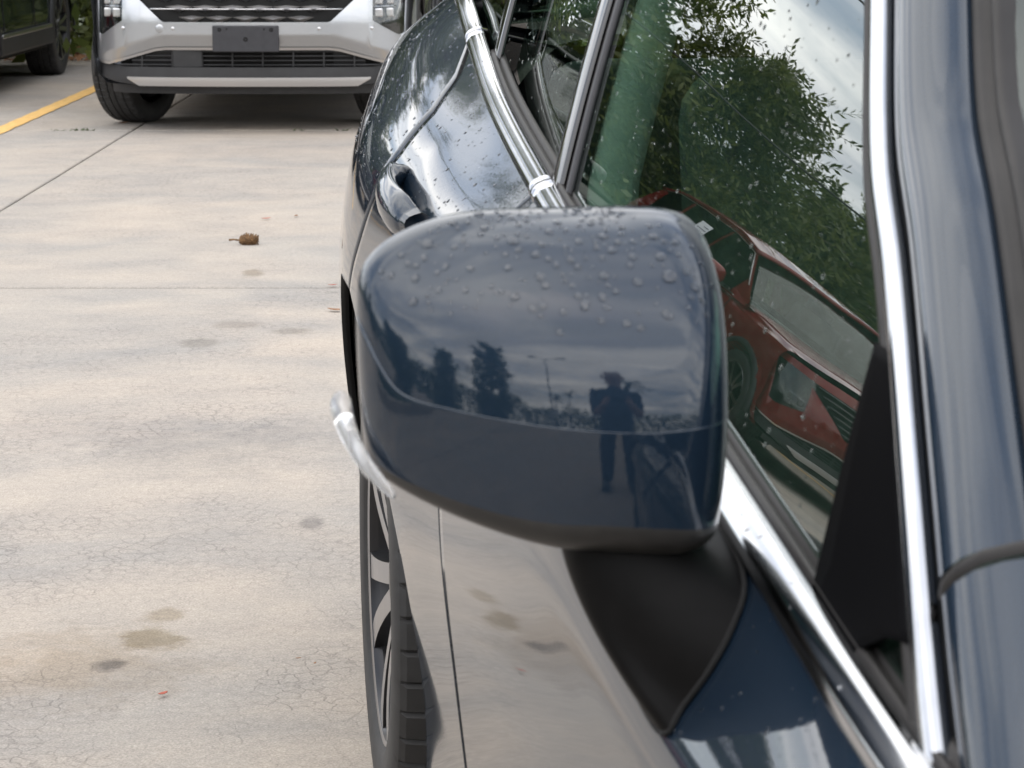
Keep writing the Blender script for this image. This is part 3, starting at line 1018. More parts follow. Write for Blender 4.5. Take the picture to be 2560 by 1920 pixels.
def deck(s, t):
    v = 4.02 + (4.80 - 4.02) * s
    x = -1 + 2 * t
    u, z = S(min(v, 4.78), 8.0)
    return (UC + x * (UC - u - 0.002), v + 0.08 * s * (1 - x * x), z + 0.03 * (1 - abs(x)**3))
v_, f_ = grid(14, 26, deck)
cpart(mesh_obj('boot_lid', v_, f_, M_NAVY, car))
def rscreen(s, t):
    v = 3.74 + (4.36 - 3.74) * s
    x = -1 + 2 * t
    hw0 = UC - roof_edge(3.6) - 0.05
    hw1 = UC - 0.50
    z = 1.36 - 0.23 * s - 0.02 * s * s
    return (UC + x * (hw0 + (hw1 - hw0) * s), v, z + 0.03 * (1 - x * x) - 0.02)
v_, f_ = grid(14, 20, rscreen)
cpart(mesh_obj('rear_screen', v_, f_, M_GLASS, car))
for mir in (False, True):
    def cpil(s, t, mir=mir):
        # from the rear edge of the quarter glass to the rear screen
        a = Vector((G(3.97 - 0.9 * (1.335 - 1.15), 1.31), 3.80, 1.335)) if False else None
        z = 1.14 + (1.345 - 1.14) * s
        v0 = 3.985 - 0.9 * (z - 1.15); u0 = G(min(v0, 3.9), z, 0.012)
        v1 = 4.36 - (z - 1.13) / 0.22 * 0.60; u1 = 0.50 + (roof_edge(3.6) + 0.05 - 0.50) * (z - 1.12) / 0.23
        u = u0 + (u1 - u0) * t; v = v0 + (v1 - v0) * t
        u -= 0.02 * math.sin(math.pi * t)
        return (2 * UC - u if mir else u, v, z)
    v_, f_ = grid(10, 8, cpil)
    cpart(mesh_obj('rear_pillar', v_, [tuple(reversed(q)) for q in f_] if not mir else f_, M_NAVY, car))

# ---------------------------------------------------------------- cabin
def rounded(name, c, d, mat, parent, r=0.04, rot=(0, 0, 0)):
    m = MB(); m.box((0, 0, 0), d)
    o = m.build(name, mat, parent, True)
    o.location = (c[0] - CB[0], c[1] - CB[1], c[2]); o.rotation_euler = rot
    bevel(o, r, 4)
    return o
for uu in (0.80, 1.52):
    rounded('seat_cushion', (uu, 2.45, 0.50), (0.50, 0.52, 0.20), M_FABRIC, car, 0.07)
    rounded('seat_back', (uu, 2.78, 0.80), (0.48, 0.16, 0.66), M_FABRIC, car, 0.06, (R(-14), 0, 0))
    rounded('head_rest', (uu, 2.90, 1.19), (0.27, 0.10, 0.17), M_FABRIC, car, 0.045, (R(-10), 0, 0))
rounded('rear_seat', (1.16, 3.72, 0.80), (1.25, 0.18, 0.55), M_FABRIC, car, 0.06, (R(-18), 0, 0))
rounded('rear_bench', (1.16, 3.40, 0.48), (1.25, 0.5, 0.2), M_FABRIC, car, 0.06)
for uu in (0.80, 1.52):
    rounded('rear_head_rest', (uu, 3.84, 1.14), (0.26, 0.09, 0.14), M_FABRIC, car, 0.04, (R(-12), 0, 0))
rounded('dashboard', (1.16, 1.42, 0.80), (1.42, 0.45, 0.22), M_DASH, car, 0.06)
m = MB()
m.tube([(1.52 + 0.18 * math.cos(a), 1.76 + 0.06 * math.sin(a), 0.93 + 0.17 * math.sin(a)) for a in np.linspace(0, 2 * math.pi, 33)], 0.014, 8, caps=False)
m.tube([(1.52, 1.55, 0.85), (1.52, 1.76, 0.93)], 0.03, 10)
m.box((1.52, 1.76, 0.93), (0.30, 0.03, 0.05))
cpart(m.build('steering_wheel', M_DASH, car, True))
for mir in (False, True):
    mb = MB()
    def dcard(s, t, mir=mir):
        v = 1.25 + 2.2 * s
        u, z = belt(v)
        u += 0.045 + 0.02 * (1 - t)
        return (2 * UC - u if mir else u, v, 0.35 + (z - 0.01 - 0.35) * t)
    v_, f_ = grid(12, 4, dcard)
    cpart(mesh_obj('door_card', v_, f_, M_DASH, car))
mb = MB(); mb.add([(.4, 1.1, .33), (1.92, 1.1, .33), (1.92, 4.0, .33), (.4, 4.0, .33)], [(0, 1, 2, 3)])
cpart(mb.build('cabin_floor', M_DASH, car))
def lining(s, t):
    x, v, z = roof(s, 0.02 + 0.96 * t)
    return (x, v, z - 0.028)
v_, f_ = grid(10, 12, lining)
cpart(mesh_obj('headlining', v_, f_, M_LIGHTPL, car))

for mir in (False, True):
    def ipil(s, t, mir=mir):
        z = 0.86 + (ROOF_Z - 0.01 - 0.86) * s
        v = bpillar_v(z) + 0.035 + 0.05 * t * t
        u = G(bpillar_v(z), max(z, belt(2.7)[1])) + 0.020 + 0.060 * t
        return (2 * UC - u if mir else u, v, z)
    v_, f_ = grid(14, 6, ipil)
    o = cpart(mesh_obj('inner_pillar_trim', v_, f_, M_TRIM, car)); solid(o, 0.01, 0)
# ---------------------------------------------------------------- door handles
def handle(v0, v1, z0, z1):
    u0 = u_at((v0 + v1) / 2, (z0 + z1) / 2)
    n, k = 26, 14
    def fn(s, t):
        v = v0 + (v1 - v0) * s
        e = math.sin(math.pi * min(1, max(0, s)))
        so = 0.026 * min(1.0, (math.sin(math.pi * s) + 0.001)**0.55)
        zc = z0 + (z1 - z0) * s
        hh = (0.026 + 0.005 * (1 - s)) * (0.25 + 0.75 * min(1, math.sin(math.pi * (0.06 + 0.90 * s)) * 1.6))
        a = 2 * math.pi * t
        du = -0.0165 * math.cos(a) * (1.0 - 0.2 * s)
        return (u_at(v, zc) - so + du - 0.006, v, zc + hh * math.sin(a) * (1.0 if math.cos(a) < 0 else 0.85))
    vs, fs = [], []
    for i in range(n):
        for j in range(k):
            vs.append(fn(i / (n - 1), j / k))
    for i in range(n - 1):
        for j in range(k):
            q = (j + 1) % k
            fs.append((i * k + j, i * k + q, (i + 1) * k + q, (i + 1) * k + j))
    fs.append(tuple(range(k))); fs.append(tuple((n - 1) * k + j for j in range(k)))
    h = cpart(mesh_obj('door_handle', vs, fs, M_NAVY, car))
    return h
handle(3.00, 3.235, 0.928, 0.965)
handle(1.98 + 0.40, 2.62, 0.868, 0.892)

# ---------------------------------------------------------------- tail lamp
def lamp(s, t):
    v = 4.36 + 0.36 * s; l = 5.7 + 1.3 * t + 0.3 * s
    u, z = S(v, l)
    return (u - 0.004, v, z)
v_, f_ = grid(12, 8, lamp)
cpart(mesh_obj('tail_lamp', v_, [tuple(reversed(q)) for q in f_], M_LENSRED, car))
v_, f_ = grid(12, 8, lambda s, t: (2 * UC - lamp(s, t)[0],) + lamp(s, t)[1:])
cpart(mesh_obj('tail_lamp', v_, f_, M_LENSRED, car))

# ---------------------------------------------------------------- wing mirror
MU, MV = 0.308, 1.668               # plan centre of the housing, on its rear plane
HL, HR, DP = 0.1935, 0.0425, 0.112
ZC_U = [0.113, 0.1169, 0.1200, 0.1261, 0.1352, 0.1470, 0.1614, 0.1970, 0.2393, 0.2852, 0.32, 0.36]
ZC_Z = [1.038, 1.0305, 1.0242, 1.0110, 0.9965, 0.9900, 0.9874, 0.9819, 0.9771, 0.9748, 0.977, 0.981]
def zc_(u):                         # crease height
    return float(catmull(ZC_U, ZC_Z, u))
def zt_(u):
    return 1.1035 - 0.012 * max(0.0, (0.20 - u) / 0.09)**2 - 0.004 * max(0.0, (u - 0.30) / 0.05)**2
def plan(ph, grow=0.0):
    """ph 0..1 from the outer rear corner round the front to the inner rear corner"""
    a = math.pi * (1 - ph)
    c, s_ = math.cos(a), max(0.0, math.sin(a))
    if c < 0:
        m = 1.95
        return MU - (HL + grow) * abs(c)**(2 / m), MV - (DP + grow) * s_**(2 / m)
    m = 3.0
    return MU + (HR + grow) * c**(2 / m), MV - (DP + grow) * s_**(2 / m)
def cap_pt(ph, ps, off=0.0):
    u, v = plan(ph)
    e = (0.56 if ph < 0.5 else 0.35) + (0.30 if ph < 0.5 else 0.51) * math.sin(math.pi * ph)**1.2
    a = math.pi / 2 * ps
    c, s_ = max(0.0, math.cos(a))**e, math.sin(a)**e
    u2 = 0.262 + (u - 0.262) * c; v2 = MV + (v - MV) * c
    z = zc_(u) + (zt_(u2) - zc_(u)) * s_
    v2 += 0.11 * (z - zc_(u)) * min(1.0, (MV - v2) / 0.035)      # the face leans back
    return (u2, v2, z)
def low_pt(ph, t):
    """lower shell: t 0 at the crease, 1 at the centre of the underside"""
    u0, v0 = plan(ph)
    out = 0.0022 * max(0.0, (0.30 - u0) / 0.19)**5 * min(1.0, ph / 0.07)
    zc = zc_(u0)
    zb = 0.914 + 0.030 * max(0.0, (0.24 - u0) / 0.13)**1.6 - 0.005 * max(0.0, (u0 - 0.26) / 0.08)
    if t < 0.03:
        u, v = plan(ph, out * t / 0.03)
        return (u, v, zc)
    if t < 0.55:
        k = (t - 0.03) / 0.52
        g = out * (1 - 0.35 * max(0, k - 0.6)) - 0.005 * k * k
        u, v = plan(ph, g)
        return (u, v, zc + (zb - zc) * k)
    k = (t - 0.55) / 0.45
    u, v = plan(ph, -0.005)
    cu, cv = 0.265, MV - 0.02
    q = 1 - k**1.9
    return (cu + (u - cu) * q, cv + (v - cv) * q, zb - 0.023 * math.sin(math.pi / 2 * min(1, k * 1.45)))
NP, NT = 120, 56
vs = [low_pt(i / (NP - 1), j / (NT - 1)) for i in range(NP) for j in range(NT)]
fs, mi = [], []
for i in range(NP - 1):
    for j in range(NT - 1):
        fs.append((i * NT + j, i * NT + j + 1, (i + 1) * NT + j + 1, (i + 1) * NT + j))
        mi.append(0 if (j + 0.5) / (NT - 1) < 0.55 else 1)
wm = cpart(mesh_obj('wing_mirror', vs, fs, None, car, True, [M_NAVY, M_BLACK], mi))
wm['label'] = 'wing mirror with rain drops on its rounded blue cap'
v_, f_ = grid(NP, 60, lambda a, b: cap_pt(a, b))
o = mesh_obj('mirror_cap', v_, [tuple(reversed(q)) for q in f_] if False else f_, M_NAVY, wm)
# rear bezel and the mirror glass
ring0 = [cap_pt(0, b) for b in np.linspace(0, 1, 20)] + [cap_pt(1, b) for b in np.linspace(1, 0, 20)]
ringl = [low_pt(1, t) for t in np.linspace(0, 1, 20)] + [low_pt(0, t) for t in np.linspace(1, 0, 20)]
ring = ring0 + ringl
cu = sum(p[0] for p in ring) / len(ring); cz = sum(p[2] for p in ring) / len(ring)
m = MB(); n_ = len(ring)
vv = [tuple(p) for p in ring] + [(cu + (p[0] - cu) * 0.97, MV + 0.016, cz + (p[2] - cz) * 0.97) for p in ring] + [(cu + (p[0] - cu) * 0.90, MV + 0.010, cz + (p[2] - cz) * 0.88) for p in ring]
ff = []
for k in range(n_):
    q = (k + 1) % n_
    ff += [(k, q, n_ + q, n_ + k), (n_ + k, n_ + q, 2 * n_ + q, 2 * n_ + k)]
m.add(vv, ff)
m.build('mirror_bezel', M_BLACK, wm, True)
m = MB(); m.add(vv[2 * n_:], [tuple(range(n_))]); m.build('mirror_glass', M_MIRROR, wm)

# turn signal lens: a curved clear strip round the outer lower corner
SIG_Z = lambda q: float(catmull([0, 0.3, 0.6, 1.0], [0.972, 0.958, 0.944, 0.926], q))
def sig(s, t):
    ph = 0.155 * s
    u, v = plan(ph, 0.0)
    zc = SIG_Z(s)
    pr = 0.0115 * (1 - s)**0.9 + 0.0018
    hh = 0.0088 * (1 - s)**0.5 + 0.0022
    a = 2 * math.pi * t
    nx, ny = (u - MU - 0.02), (v - MV) * 1.2
    nl = math.hypot(nx, ny) or 1
    nx /= nl; ny /= nl
    out = 0.0025 + pr * 0.55 + pr * 0.55 * math.cos(a)
    back = 0.012 * (1 - s)**2
    return (u + nx * out, v + ny * out + back, zc + hh * math.sin(a))
n, k = 30, 14
vs = [sig(i / (n - 1), j / k) for i in range(n) for j in range(k)]
fs = [(i * k + j, i * k + (j + 1) % k, (i + 1) * k + (j + 1) % k, (i + 1) * k + j) for i in range(n - 1) for j in range(k)]
fs += [tuple(range(k)), tuple((n - 1) * k + j for j in range(k))]
o = mesh_obj('turn_signal_lens', vs, [tuple(reversed(q)) for q in fs], M_LENS, wm)
def sig2(s, t):
    ph = 0.15 * s
    u, v = plan(ph)
    nx, ny = (u - MU - 0.02), (v - MV) * 1.2
    nl = math.hypot(nx, ny) or 1
    o_ = 0.0045
    return (u + nx / nl * o_, v + ny / nl * o_ + 0.012 * (1 - s)**2, SIG_Z(s) + (t - 0.5) * 0.010 * (1 - 0.6 * s))
v_, f_ = grid(40, 3, sig2)
mesh_obj('signal_reflector', v_, f_, M_SATIN, wm)

# pedestal on the door
foot_vz = [(1.562, .778), (1.563, .795), (1.556, .82), (1.560, .845), (1.585, .868), (1.66, .880), (1.78, .888), (1.87, .885), (1.89, .85), (1.85, .815), (1.76, .79), (1.63, .777)]
neck = [(.243, 1.630), (.252, 1.606), (.275, 1.592), (.305, 1.588), (.328, 1.596), (.336, 1.612), (.338, 1.632), (.334, 1.650), (.320, 1.660), (.295, 1.664), (.268, 1.660), (.250, 1.650)]
def smooth_loop(P, n):
    P = [Vector(p) for p in P]; k = len(P); out = []
    for i in range(n):
        x = i / n * k; a = int(x); f = x - a
        p0, p1, p2, p3 = P[(a - 1) % k], P[a % k], P[(a + 1) % k], P[(a + 2) % k]
        out.append(0.5 * ((2 * p1) + (p2 - p0) * f + (2 * p0 - 5 * p1 + 4 * p2 - p3) * f * f + (3 * p1 - p0 - 3 * p2 + p3) * f**3))
    return out
foot = smooth_loop([(u_at(v, z) - 0.003, v, z) for v, z in foot_vz], 48)
nk = smooth_loop([(u, v, .893) for u, v in neck], 48)
rows = 16
vs = []
for i in range(rows):
    t = i / (rows - 1)
    for a, b in zip(nk, foot):
        tz = t**1.45
        vs.append((a.x + (b.x - a.x) * tz, a.y + (b.y - a.y) * t, a.z + (b.z - a.z) * t**0.92))
fs = [(i * 48 + j, i * 48 + (j + 1) % 48, (i + 1) * 48 + (j + 1) % 48, (i + 1) * 48 + j) for i in range(rows - 1) for j in range(48)]
mb_ = cpart(mesh_obj('mirror_base', vs, [tuple(reversed(q)) for q in fs], M_BASE, car))
m = MB(); m.tube([tuple(p + Vector((-0.0005, 0, 0))) for p in foot] + [tuple(foot[0])], 0.0020, 6, caps=False)
m.build('base_gasket', M_VOID, mb_)

# ---------------------------------------------------------------- rain drops
def drop_mesh(name, n=12):
    prof = [(1.0, 0.0), (0.96, 0.16), (0.80, 0.33), (0.52, 0.46), (0.22, 0.52)]
    vs = [(r * math.cos(2 * math.pi * i / n), r * math.sin(2 * math.pi * i / n), h) for r, h in prof for i in range(n)] + [(0, 0, 0.53)]
    fs = [(k * n + i, k * n + (i + 1) % n, (k + 1) * n + (i + 1) % n, (k + 1) * n + i) for k in range(len(prof) - 1) for i in range(n)]
    fs += [((len(prof) - 1) * n + i, (len(prof) - 1) * n + (i + 1) % n, len(vs) - 1) for i in range(n)]
    return vs, fs
DV, DF = drop_mesh('raindrop')
drop_me = bpy.data.meshes.new('raindrop'); drop_me.from_pydata(DV, [], DF); drop_me.materials.append(M_WATER)
for pl in drop_me.polygons: pl.use_smooth = True
drop_me.update()
def frame_at(fn, a, b, e=0.004):
    p = Vector(fn(a, b)); da = Vector(fn(min(a + e, 1), b)) - Vector(fn(max(a - e, 0), b)); db = Vector(fn(a, min(b + e, 1))) - Vector(fn(a, max(b - e, 0)))
    return p, da, db
placed = []
tries = 0
big = [(0.545, 0.47, 0.0046), (0.66, 0.40, 0.0038), (0.40, 0.36, 0.0036), (0.56, 0.56, 0.0032), (0.50, 0.33, 0.0034), (0.62, 0.66, 0.0036), (0.45, 0.60, 0.0034), (0.72, 0.60, 0.003)]
while len(placed) < 230 and tries < 6000:
    tries += 1
    if big:
        a, b, r = big.pop()
    else:
        a = rng.uniform(0.08, 0.50) if rng.random() < 0.86 else rng.uniform(0.5, 0.80); b = rng.uniform(0.20, 0.985)**0.85
        if rng.random() > 0.30 + 0.70 * b: continue
        r = 0.0010 + 0.0019 * rng.random()**1.6 + (0.0010 if rng.random() < 0.2 else 0)
    p, da, db = frame_at(cap_pt, a, b)
    nrm = da.cross(db)
    if nrm.length < 1e-9: continue
    nrm.normalize()
    if nrm.z < 0: nrm = -nrm
    if any((p - q).length < (r + r2) * 1.25 for q, r2 in placed): continue
    placed.append((p, r))
    o = bpy.data.objects.new('raindrop', drop_me); col.objects.link(o)
    o.parent = wm
    M = nrm.to_track_quat('Z', 'Y').to_matrix().to_4x4() @ Matrix.Rotation(rng.uniform(0, 6.28), 4, 'Z')
    o.matrix_local = Matrix.Translation(p - nrm * 0.00005) @ M @ Matrix.Diagonal((r * rng.uniform(0.85, 1.25), r * rng.uniform(0.85, 1.2), r * rng.uniform(0.7, 0.95), 1))
def drop_field(name, fn, count, rmin, rmax, parent, outward, power=2.5):
    m = MB()
    for _ in range(count):
        a, b = rng.random(), rng.random()
        p, da, db = frame_at(fn, a, b)
        nrm = da.cross(db)
        if nrm.length < 1e-9: continue
        nrm.normalize()
        if nrm.dot(outward) < 0: nrm = -nrm
        r = rmin + (rmax - rmin) * rng.random()**power
        M = Matrix.Translation(p) @ nrm.to_track_quat('Z', 'Y').to_matrix().to_4x4() @ Matrix.Diagonal((r * rng.uniform(.85, 1.2), r * rng.uniform(.85, 1.3), r * .85, 1))
        m.add([M @ Vector(q) for q in DV], DF)
    o = m.build(name, M_WATER, parent, True)
    cpart(o)
    o['kind'] = 'stuff'
    return o
OUT = Vector((-1, 0, 0.4))
def fw(a, b):
    z = 0.90 + (1.24 - 0.90) * b
    va, vb = apillar_v(z), bpillar_v(z)
    v = va + (vb - va) * a
    z = max(z, belt(v)[1] + 0.03)
    return (G(v, z), v, z)
drop_field('rain_specks', fw, 420, 0.0006, 0.0022, car, OUT)
def rw(a, b):
    z = 1.03 + (1.25 - 1.03) * b; v = 2.78 + 0.6 * a
    z = max(z, belt(v)[1] + 0.03)
    return (G(v, z), v, z)
drop_field('rain_specks', rw, 160, 0.0008, 0.0024, car, OUT)
def hb(a, b):
    v = 2.75 + 1.3 * a
    u, z = S(v, 5.6 + 2.35 * b)
    return (u, v, z)
drop_field('rain_specks', hb, 560, 0.0008, 0.0026, car, OUT)
def fd(a, b):
    v = 1.22 + 1.5 * a
    u, z = S(v, 5.4 + 2.5 * b)
    return (u, v, z)
drop_field('rain_specks', fd, 260, 0.0006, 0.0018, car, OUT)
def bc(a, b):
    v = 1.25 + 2.2 * a
    u, z = belt(v)
    return (u - 0.005 + 0.014 * b, v, z + 0.007 + 0.006 * b)
drop_field('rain_specks', bc, 60, 0.0008, 0.002, car, OUT)
def sp_(a, b):
    return sail(0.1 + 0.75 * a, 0.1 + 0.8 * b, False)
drop_field('rain_specks', sp_, 26, 0.0006, 0.0018, car, OUT)
# ================================================================== PARKED CARS OF THE FAR ROW
# local frame: x across, y from the nose backwards, z up; nose at y = 0
HWD = 0.93
def zcr(x):   # crease of the bumper
    a = abs(x); return 0.556 if a < 0.48 else 0.556 - 0.115 * ((a - 0.48) / 0.38)**1.05
def zlo(x):   # lower edge of the painted bumper
    a = abs(x)
    return float(np.interp(a, [0, 0.46, 0.52, 0.80, 0.87, 0.93], [0.485, 0.485, 0.478, 0.398, 0.402, 0.43]))
def fy(x, z):
    a = abs(x) / HWD
    y = 0.03 + 0.10 * a * a + 0.38 * a**9
    if z > 0.62: y += 0.10 * ((z - 0.62) / 0.33)**1.6
    c = zcr(x)
    if z < c: y += 0.50 * (c - z) * (1 - 0.5 * a**4)
    return y
def patch(mb_, x0, x1, lo, hi, off=0.0, nx=40, nz=8, m=0, fyf=fy, thick=0.0):
    def fn(s, t):
        x = x0 + (x1 - x0) * s
        z = lo(x) + (hi(x) - lo(x)) * t
        return (x, fyf(x, z) - off, z)
    v, f = grid(nx, nz, fn)
    mb_.add(v, f, m)
    if thick:
        def edge(s, t):
            x = x0 + (x1 - x0) * s
            z = lo(x)
            return (x, fyf(x, z) - off + thick * t, z)
        v, f = grid(nx, 2, edge); mb_.add(v, [tuple(reversed(q)) for q in f], m)
        def edge2(s, t):
            x = x0 + (x1 - x0) * s
            z = hi(x)
            return (x, fyf(x, z) - off + thick * t, z)
        v, f = grid(nx, 2, edge2); mb_.add(v, f, m)

def grille_top(x): return 0.93
def gedge(x):      # lower outline of the grille opening
    a = abs(x)
    return float(np.interp(a, [0, 0.47, 0.60, 0.75], [0.628, 0.628, 0.748, 0.90]))
def hl_lo(x):
    a = abs(x); return float(np.interp(a, [0.69, 0.845, 0.875], [0.645, 0.548, 0.56]))
def lip_y(x, z):
    a = abs(x) / HWD
    return 0.055 + 0.11 * a * a + 0.40 * a**8 + 0.25 * max(0, 0.30 - z) + (0.10 * max(0.0, z - 0.33))

def make_suv(name, label, body_mat, loc, rz=0.0, glass=M_GLASSD, steer=0.0, length=4.6, sticker=False, grille_bars=False, bright_strip=True, roofz=1.66):
    t = thing(name, label, 'car', loc, rz, 'cars parked in the far row')
    # --- front fascia
    b = MB()
    def hi_paint(x):
        a = abs(x)
        if a < 0.60: return gedge(x)
        if a < 0.69: return min(gedge(x), 0.90)
        return max(hl_lo(x), 0.55) if a < 0.875 else 0.90
    patch(b, -HWD, HWD, zlo, hi_paint, 0, 120, 26)
    patch(b, 0.60, 0.705, lambda x: 0.62, lambda x: min(gedge(x), 0.90), 0.001, 14, 14)
    patch(b, -0.705, -0.60, lambda x: 0.62, lambda x: min(gedge(x), 0.90), 0.001, 14, 14)
    patch(b, -0.90, 0.90, lambda x: 0.90, lambda x: 1.0 - 0.05 * abs(x), 0.0, 30, 6)
    b.build('front_bumper', body_mat, t, True)
    b = MB(); patch(b, -0.915, 0.915, lambda x: zlo(x) - 0.014, lambda x: zlo(x) + 0.001, 0.006, 100, 4)
    b.build('bumper_trim', M_SATIN, t, True)
    b = MB(); patch(b, -0.76, 0.76, gedge, lambda x: 0.925, -0.035, 60, 6)
    b.build('grille_backing', M_VOID, t, True)
    # faceted grille tiles
    if not grille_bars:
        for r in range(5):
            zc = 0.655 + 0.058 * r
            for c in range(-5, 6):
                xc = (c + (0.5 if r % 2 else 0.0)) * 0.152
                if gedge(abs(xc) + 0.03) > zc - 0.022 or abs(xc) > 0.66 or zc > 0.9: continue
                g = MB()
                w_, h_ = 0.078, 0.033
                y0 = fy(xc, zc) - 0.0
                g.add([(xc - w_, fy(xc - w_, zc) + 0.02, zc), (xc, y0 + 0.02, zc - h_), (xc + w_, fy(xc + w_, zc) + 0.02, zc), (xc, y0 + 0.02, zc + h_ * 0.25), (xc, y0 - 0.012, zc - h_ * 0.35)],
                      [(0, 1, 4), (1, 2, 4), (2, 3, 4), (3, 0, 4)])
                g.build('grille_tile', M_SATIN, t, False)
        for r in range(3):
            g = MB(); zc = 0.70 + 0.088 * r
            g.tube([(x, fy(x, zc) + 0.004, zc) for x in np.linspace(-0.54 - 0.05 * r, 0.54 + 0.05 * r, 26)], 0.004, 6)
            g.build('grille_bar', M_SATIN, t, True)
    else:
        for r in range(6):
            g = MB(); zc = 0.66 + 0.045 * r
            g.tube([(x, fy(x, zc) + 0.0, zc) for x in np.linspace(-0.50 - 0.035 * r, 0.50 + 0.035 * r, 20)], 0.010, 6)
            g.build('grille_bar', M_GLOSSB, t, True)
    # plate bracket
    g = MB(); g.box((0, fy(0, 0.53) - 0.012, 0.537), (0.372, 0.03, 0.147))
    o = g.build('plate_bracket', M_LIGHTPL, t); bevel(o, 0.006, 2)
    for (px_, pz_, rr) in ((-0.145, 0.588, 0.010), (0.145, 0.588, 0.010), (0.0, 0.535, 0.012), (-0.105, 0.592, 0.004), (0.105, 0.592, 0.004)):
        g = MB(); v, f = lathe([(0.0, rr * 0.4), (-0.004, rr * 0.5), (-0.004, rr), (0.0, rr * 1.1)], 16)
        g.add([(y + px_, x + fy(0, 0.53) - 0.027, z + pz_) for x, y, z in v], f)
        g.build('bracket_hole', M_VOID, o, True)
    # parking sensors and towing cap
    for px_ in (-0.41, 0.41, -0.70, 0.70):
        g = MB(); v, f = lathe([(-0.003, 0.0), (-0.004, 0.008), (-0.001, 0.0105), (0.004, 0.011)], 18)
        g.add([(y + px_, x + fy(px_, 0.592), z + 0.592) for x, y, z in v], f)
        g.build('parking_sensor', M_SATIN, t, True)
    g = MB(); v, f = lathe([(-0.002, 0.0), (-0.003, 0.020), (-0.001, 0.024), (0.003, 0.0245)], 28)
    g.add([(y - 0.485, x + fy(-0.485, 0.592), z + 0.592) for x, y, z in v], f)
    g.build('towing_cap', body_mat, t, True)
    # lower intake
    li_top = lambda x: zlo(x) - 0.016
    li_bot = lambda x: 0.372 - 0.0 * abs(x)
    b = MB(); patch(b, -0.74, 0.74, li_bot, lambda x: max(li_top(x), 0.374), -0.07, 50, 4)
    b.build('intake_backing', M_VOID, t, True)
    for k in range(4):
        zz_ = 0.386 + 0.025 * k
        xm = 0.74 if k == 0 else float(np.interp(zz_, [0.385, 0.48], [0.74, 0.44]))
        g = MB(); g.tube([(x, fy(x, 0.45) + 0.02, zz_) for x in np.linspace(-xm, xm, 30)], 0.0045, 6)
        g.build('intake_bar', M_GREYPL, t, True)
    for xk in np.linspace(-0.60, 0.60, 8):
        g = MB(); ztop = max(li_top(xk), 0.39)
        g.box((xk, fy(xk, 0.45) + 0.02, (ztop + 0.372) / 2), (0.008, 0.014, ztop - 0.372))
        g.build('intake_post', M_GREYPL, t)
    g = MB(); g.box((-0.338, fy(-0.34, 0.45) + 0.008, 0.422), (0.165, 0.02, 0.098))
    bevel(g.build('radar_cover', M_GREYPL, t), 0.004)
    b = MB(); patch(b, -0.66, -0.425, lambda x: 0.376, lambda x: max(li_top(x) - 0.004, 0.38), -0.028, 16, 3); patch(b, 0.48, 0.66, lambda x: 0.376, lambda x: max(li_top(x) - 0.004, 0.38), -0.028, 16, 3)
    b.build('intake_blank', M_GREYPL, t, True)
    # lower lip and skid strip
    b = MB(); patch(b, -0.925, 0.925, lambda x: 0.268 + 0.06 * (abs(x) / .93)**6, lambda x: float(np.interp(abs(x), [0, 0.70, 0.925], [0.374, 0.374, 0.40])), 0, 90, 10, 0, lip_y, 0.05)
    patch(b, -0.80, 0.80, lambda x: 0.222, lambda x: 0.270, -0.05, 50, 3, 0, lip_y)
    b.build('lower_lip', M_GREYPL, t, True)
    b = MB(); patch(b, -0.69, 0.69, lambda x: 0.268 + 0.040 * max(0, (abs(x) - 0.62) / 0.07), lambda x: 0.318, 0.007, 60, 5, 0, lip_y, 0.02)
    o = b.build('skid_strip', M_SATIN if bright_strip else M_GREYPL, t, True)
    # headlamps
    for sg in (-1, 1):
        b = MB()
        x0, x1 = (0.69, 0.872)
        patch(b, sg * x0 if sg > 0 else -x1, x1 if sg > 0 else -x0, hl_lo, lambda x: 0.90, -0.004, 20, 14)
        h = b.build('headlamp', M_GLOSSB, t, True)
        for r in range(3 if not grille_bars else 1):
            for c in range(2):
                zc = 0.678 + 0.07 * r; xc = sg * (0.738 + 0.058 * c)
                g = MB(); g.box((xc, fy(xc, zc) - 0.004, zc), (0.046, 0.018, 0.050))
                q = g.build('lamp_cell', M_SATIN if not grille_bars else M_LAMPD, h); bevel(q, 0.008, 3)
        g = MB(); g.tube([(sg * x, fy(x, 0.712) - 0.006, 0.712) for x in np.linspace(0.71, 0.83, 8)], 0.004, 6)
        g.build('lamp_strip', M_CHROME, h, True)
        b = MB(); patch(b, sg * x0 if sg > 0 else -x1, x1 if sg > 0 else -x0, hl_lo, lambda x: 0.90, 0.016, 20, 14)
        b.build('lamp_glass', M_CLEAR, h, True)
        g = MB(); g.box((sg * 0.918, 0.60, 0.70), (0.012, 0.09, 0.03)); g.build('side_marker', M_AMBER, t)
    # --- main body loft
    L = length
    ST = [(0.36, 0.925, 0.97, 1.00), (0.60, 0.93, 0.985, 1.04), (0.95, 0.93, 0.995, 1.075), (1.30, 0.93, 1.01, 1.10), (1.7, 0.93, 1.03, 1.10), (2.4, 0.925, 1.045, 1.10), (3.2, 0.925, 1.06, 1.11), (3.9, 0.92, 1.075, 1.12), (L - 0.2, 0.89, 1.07, 1.10), (L, 0.80, 0.95, 1.0)]
    sy = [q[0] for q in ST]; sv = np.array([q[1:] for q in ST])
    def half(y):
        w, zs, zt = catmull(sy, sv, y)
        return [(0.0, .26), (.78 * w, .26), (.94 * w, .30), (.99 * w, .44), (.985 * w, .60), (1.0 * w, .78), (.995 * w, zs - .10), (.97 * w, zs - .02), (.92 * w, zs + .02), (.80 * w, zt), (.4 * w, zt + .025), (0.0, zt + .03)]
